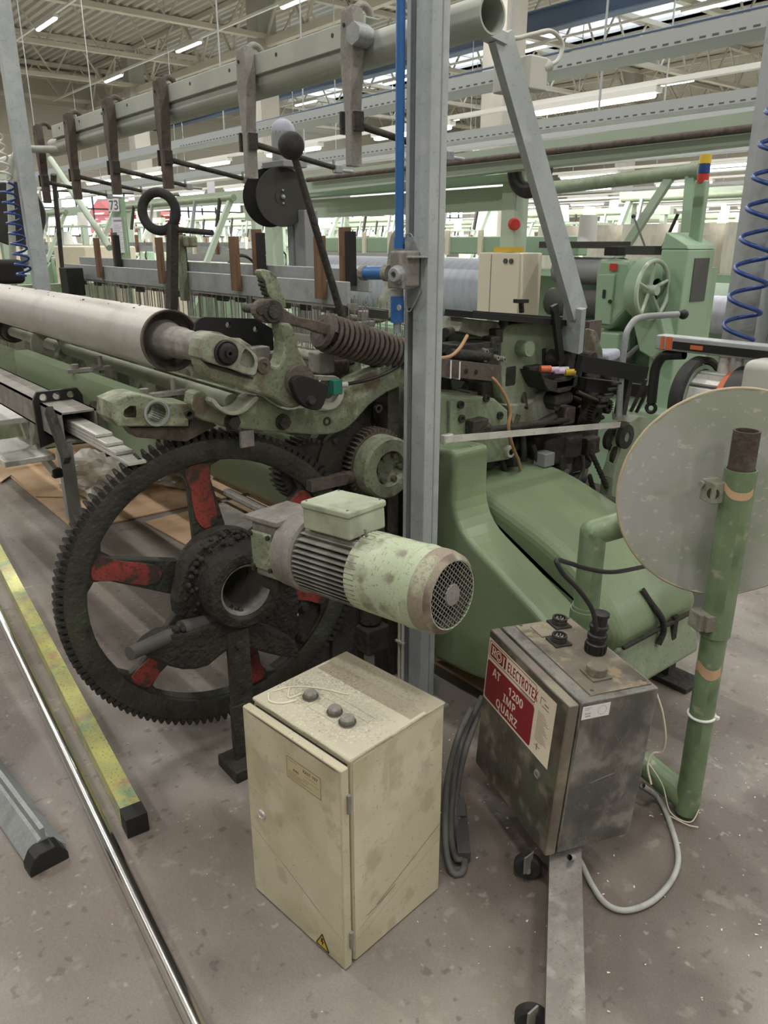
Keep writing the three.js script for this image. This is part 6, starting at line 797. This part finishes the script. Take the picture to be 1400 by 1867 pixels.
// ---------- looms further back ----------
{
  const L = thing('weaving_loom', 'green loom in the background', 'loom', [0, 0, 0], 'background looms');
  const q = (n, g, m, l) => mkl(n, g, m, L, l), fr = [[0.75, 0], [0.75, 0.75], [0.45, 1.2], [-0.5, 1.25], [-0.75, 0.9], [-0.75, 0]];
  for (const s of [-1, 1]) { q('side_frame', plateZY(fr, s * 2.1 - 0.05, s * 2.1 + 0.05, [], 0), M.loomGreen); q('upright', bx([s * 2.05, 1.5, -0.25], [0.1, 1.2, 0.1]), M.paleGreen); q('arch_leg', beam([s * 1.9, 1.2, 0.45], [s * 1.9, 2.05, 0.0], 0.06, 0.06), M.paleGreen); }
  q('top_beam', bx([0, 2.08, -0.25], [4.4, 0.14, 0.12]), M.paleGreen); q('arch_tube', rod([-2.0, 2.05, 0.02], [2.0, 2.05, 0.02], 0.04, 0.04, 10), M.green); q('thread_rail', rod([-2.2, 2.35, -0.5], [2.2, 2.35, -0.5], 0.02, 0.02, 8), M.white);
  q('warp_roll', rod([-1.9, 0.75, -0.75], [1.9, 0.75, -0.75], 0.36, 0.36, 24), M.yarn, 'cream warp roll'); q('cloth_roll', rod([-1.9, 0.8, 0.7], [1.9, 0.8, 0.7], 0.2, 0.2, 20), M.cloth); q('breast_beam', bx([0, 1.05, 0.5], [4.1, 0.14, 0.16]), M.paleGreen);
  q('harness_bar', bx([0, 1.45, 0.05], [3.6, 0.08, 0.03]), M.galv); q('harness_bar', bx([0, 1.5, -0.1], [3.6, 0.08, 0.03]), M.galv); for (let k = 0; k < 6; k++) { q('guide', bx([-1.6 + k * 0.64, 1.52, 0.08], [0.05, 0.25, 0.04]), k % 2 ? M.wood : M.cream); q('hook', beam([-1.7 + k * 0.68, 2.05, 0.05], [-1.7 + k * 0.68, 1.72, 0.12], 0.035, 0.035), k % 2 ? M.iron : M.galv); }
  q('reed_panel', bx([0, 1.2, 0.2], [3.7, 0.2, 0.04]), M.darkGrey); q('drive_case', rb([2.35, 0.75, 0.1], [0.4, 1.1, 0.7], 0.04), M.loomGreen); q('control_case', rb([-2.35, 1.15, 0.35], [0.25, 0.5, 0.22], 0.02), M.cream); q('handwheel', new THREE.TorusGeometry(0.2, 0.02, 8, 24).rotateY(PI / 2).translate(2.6, 1.2, 0.3), M.black); q('apron', bx([0, 0.45, 0.45], [4.0, 0.7, 0.03]), M.loomGreen);
  for (let k = 0; k < 5; k++) q('yarn_cone', turned([[0, 0], [0.09, 0], [0.07, 0.2], [0, 0.2]], [-2.75, 1.5 + (k % 2) * 0.3, -0.6 + k * 0.28], [0, 1, 0], 12), M.white); q('cone_rack', [bx([-2.75, 1.48, -0.05], [0.2, 0.03, 1.4]), bx([-2.75, 1.78, -0.05], [0.2, 0.03, 1.4]), bx([-2.75, 0.9, -0.7], [0.05, 1.8, 0.05]), bx([-2.75, 0.9, 0.6], [0.05, 1.8, 0.05])], M.paleGreen);
  q('number_plate', bx([1.0, 2.22, -0.2], [0.2, 0.14, 0.01]), M.paper);
  const rows = [[-1.9, 'in the front row beyond the left post'], [-4.9, 'in the row of the handwheel loom'], [-8.9, 'in the second row behind'], [-13.0, 'in the third row behind'], [-17.1, 'in the fourth row behind'], [-21.2, 'in the fifth row behind'], [-25.3, 'in the sixth row behind'], [-29.4, 'in the seventh row behind'], [-33.5, 'in the eighth row behind']];
  let first = true;
  for (const [z, w] of rows) for (let k = 0; k < 5; k++) {
    const x = (z > -3 ? -10.6 : z > -6 ? -10.9 : -4.2) - k * 6.2; if (x < -33) continue;
    if (Math.abs(z + 13.0) < 0.5 && false) continue;
    const label = 'green loom ' + w + ', ' + ORD[k] + ' from the right'; if (first) { L.position.set(x, 0, z); L.userData.label = label; first = false; } else copyOf(L, [x, 0, z], label);
  }
  // big cream yarn packages behind the handwheel loom
  const pk = (x, z, y, r, h, lab) => one('yarn_package', lab, 'yarn package', turned([[0, 0], [r, 0], [r * 1.02, h * 0.5], [r, h], [r * 0.3, h], [0, h * 0.97]], [x, y, z], [0, 1, 0], 24), M.yarn, 'yarn packages on the table');
  const tb = thing('package_table', 'low steel table carrying cream yarn packages behind the handwheel loom', 'table', [-4.0, 0, -6.3]); mk('top', bx([-4.0, 1.28, -6.3], [2.6, 0.06, 0.9]), M.loomGreen, tb); for (const dx of [-1.2, 1.2]) mk('leg', bx([-4 + dx, 0.63, -6.3], [0.08, 1.26, 0.8]), M.loomGreen, tb);
  ['leftmost', 'second', 'third', 'fourth', 'rightmost'].forEach((n, i) => pk(-5.0 + i * 0.47, -6.2 - (i % 2) * 0.1, 1.31, 0.2, 0.38, n + ' tall cream yarn package on the table behind the handwheel'));
  const bxs = [[-9.7, -3.4, 1.1, 1.5], [-8.3, -3.4, 0.9, 1.3], [-14.6, -3.4, 1.2, 1.7]]; bxs.forEach(([x, z, w, h], i) => one('white_cabinet', ['wide pale cabinet far left behind the coiled cord', 'pale cabinet beside the upright rod, far left', 'tall pale cabinet against the end windows'][i], 'cabinet', [rb([x, h / 2, z], [w, h, 0.6], 0.02), bx([x, h * 0.5, z + 0.301], [0.01, h * 0.9, 0.004])], M.cream));
}

renderer.render(scene, camera);
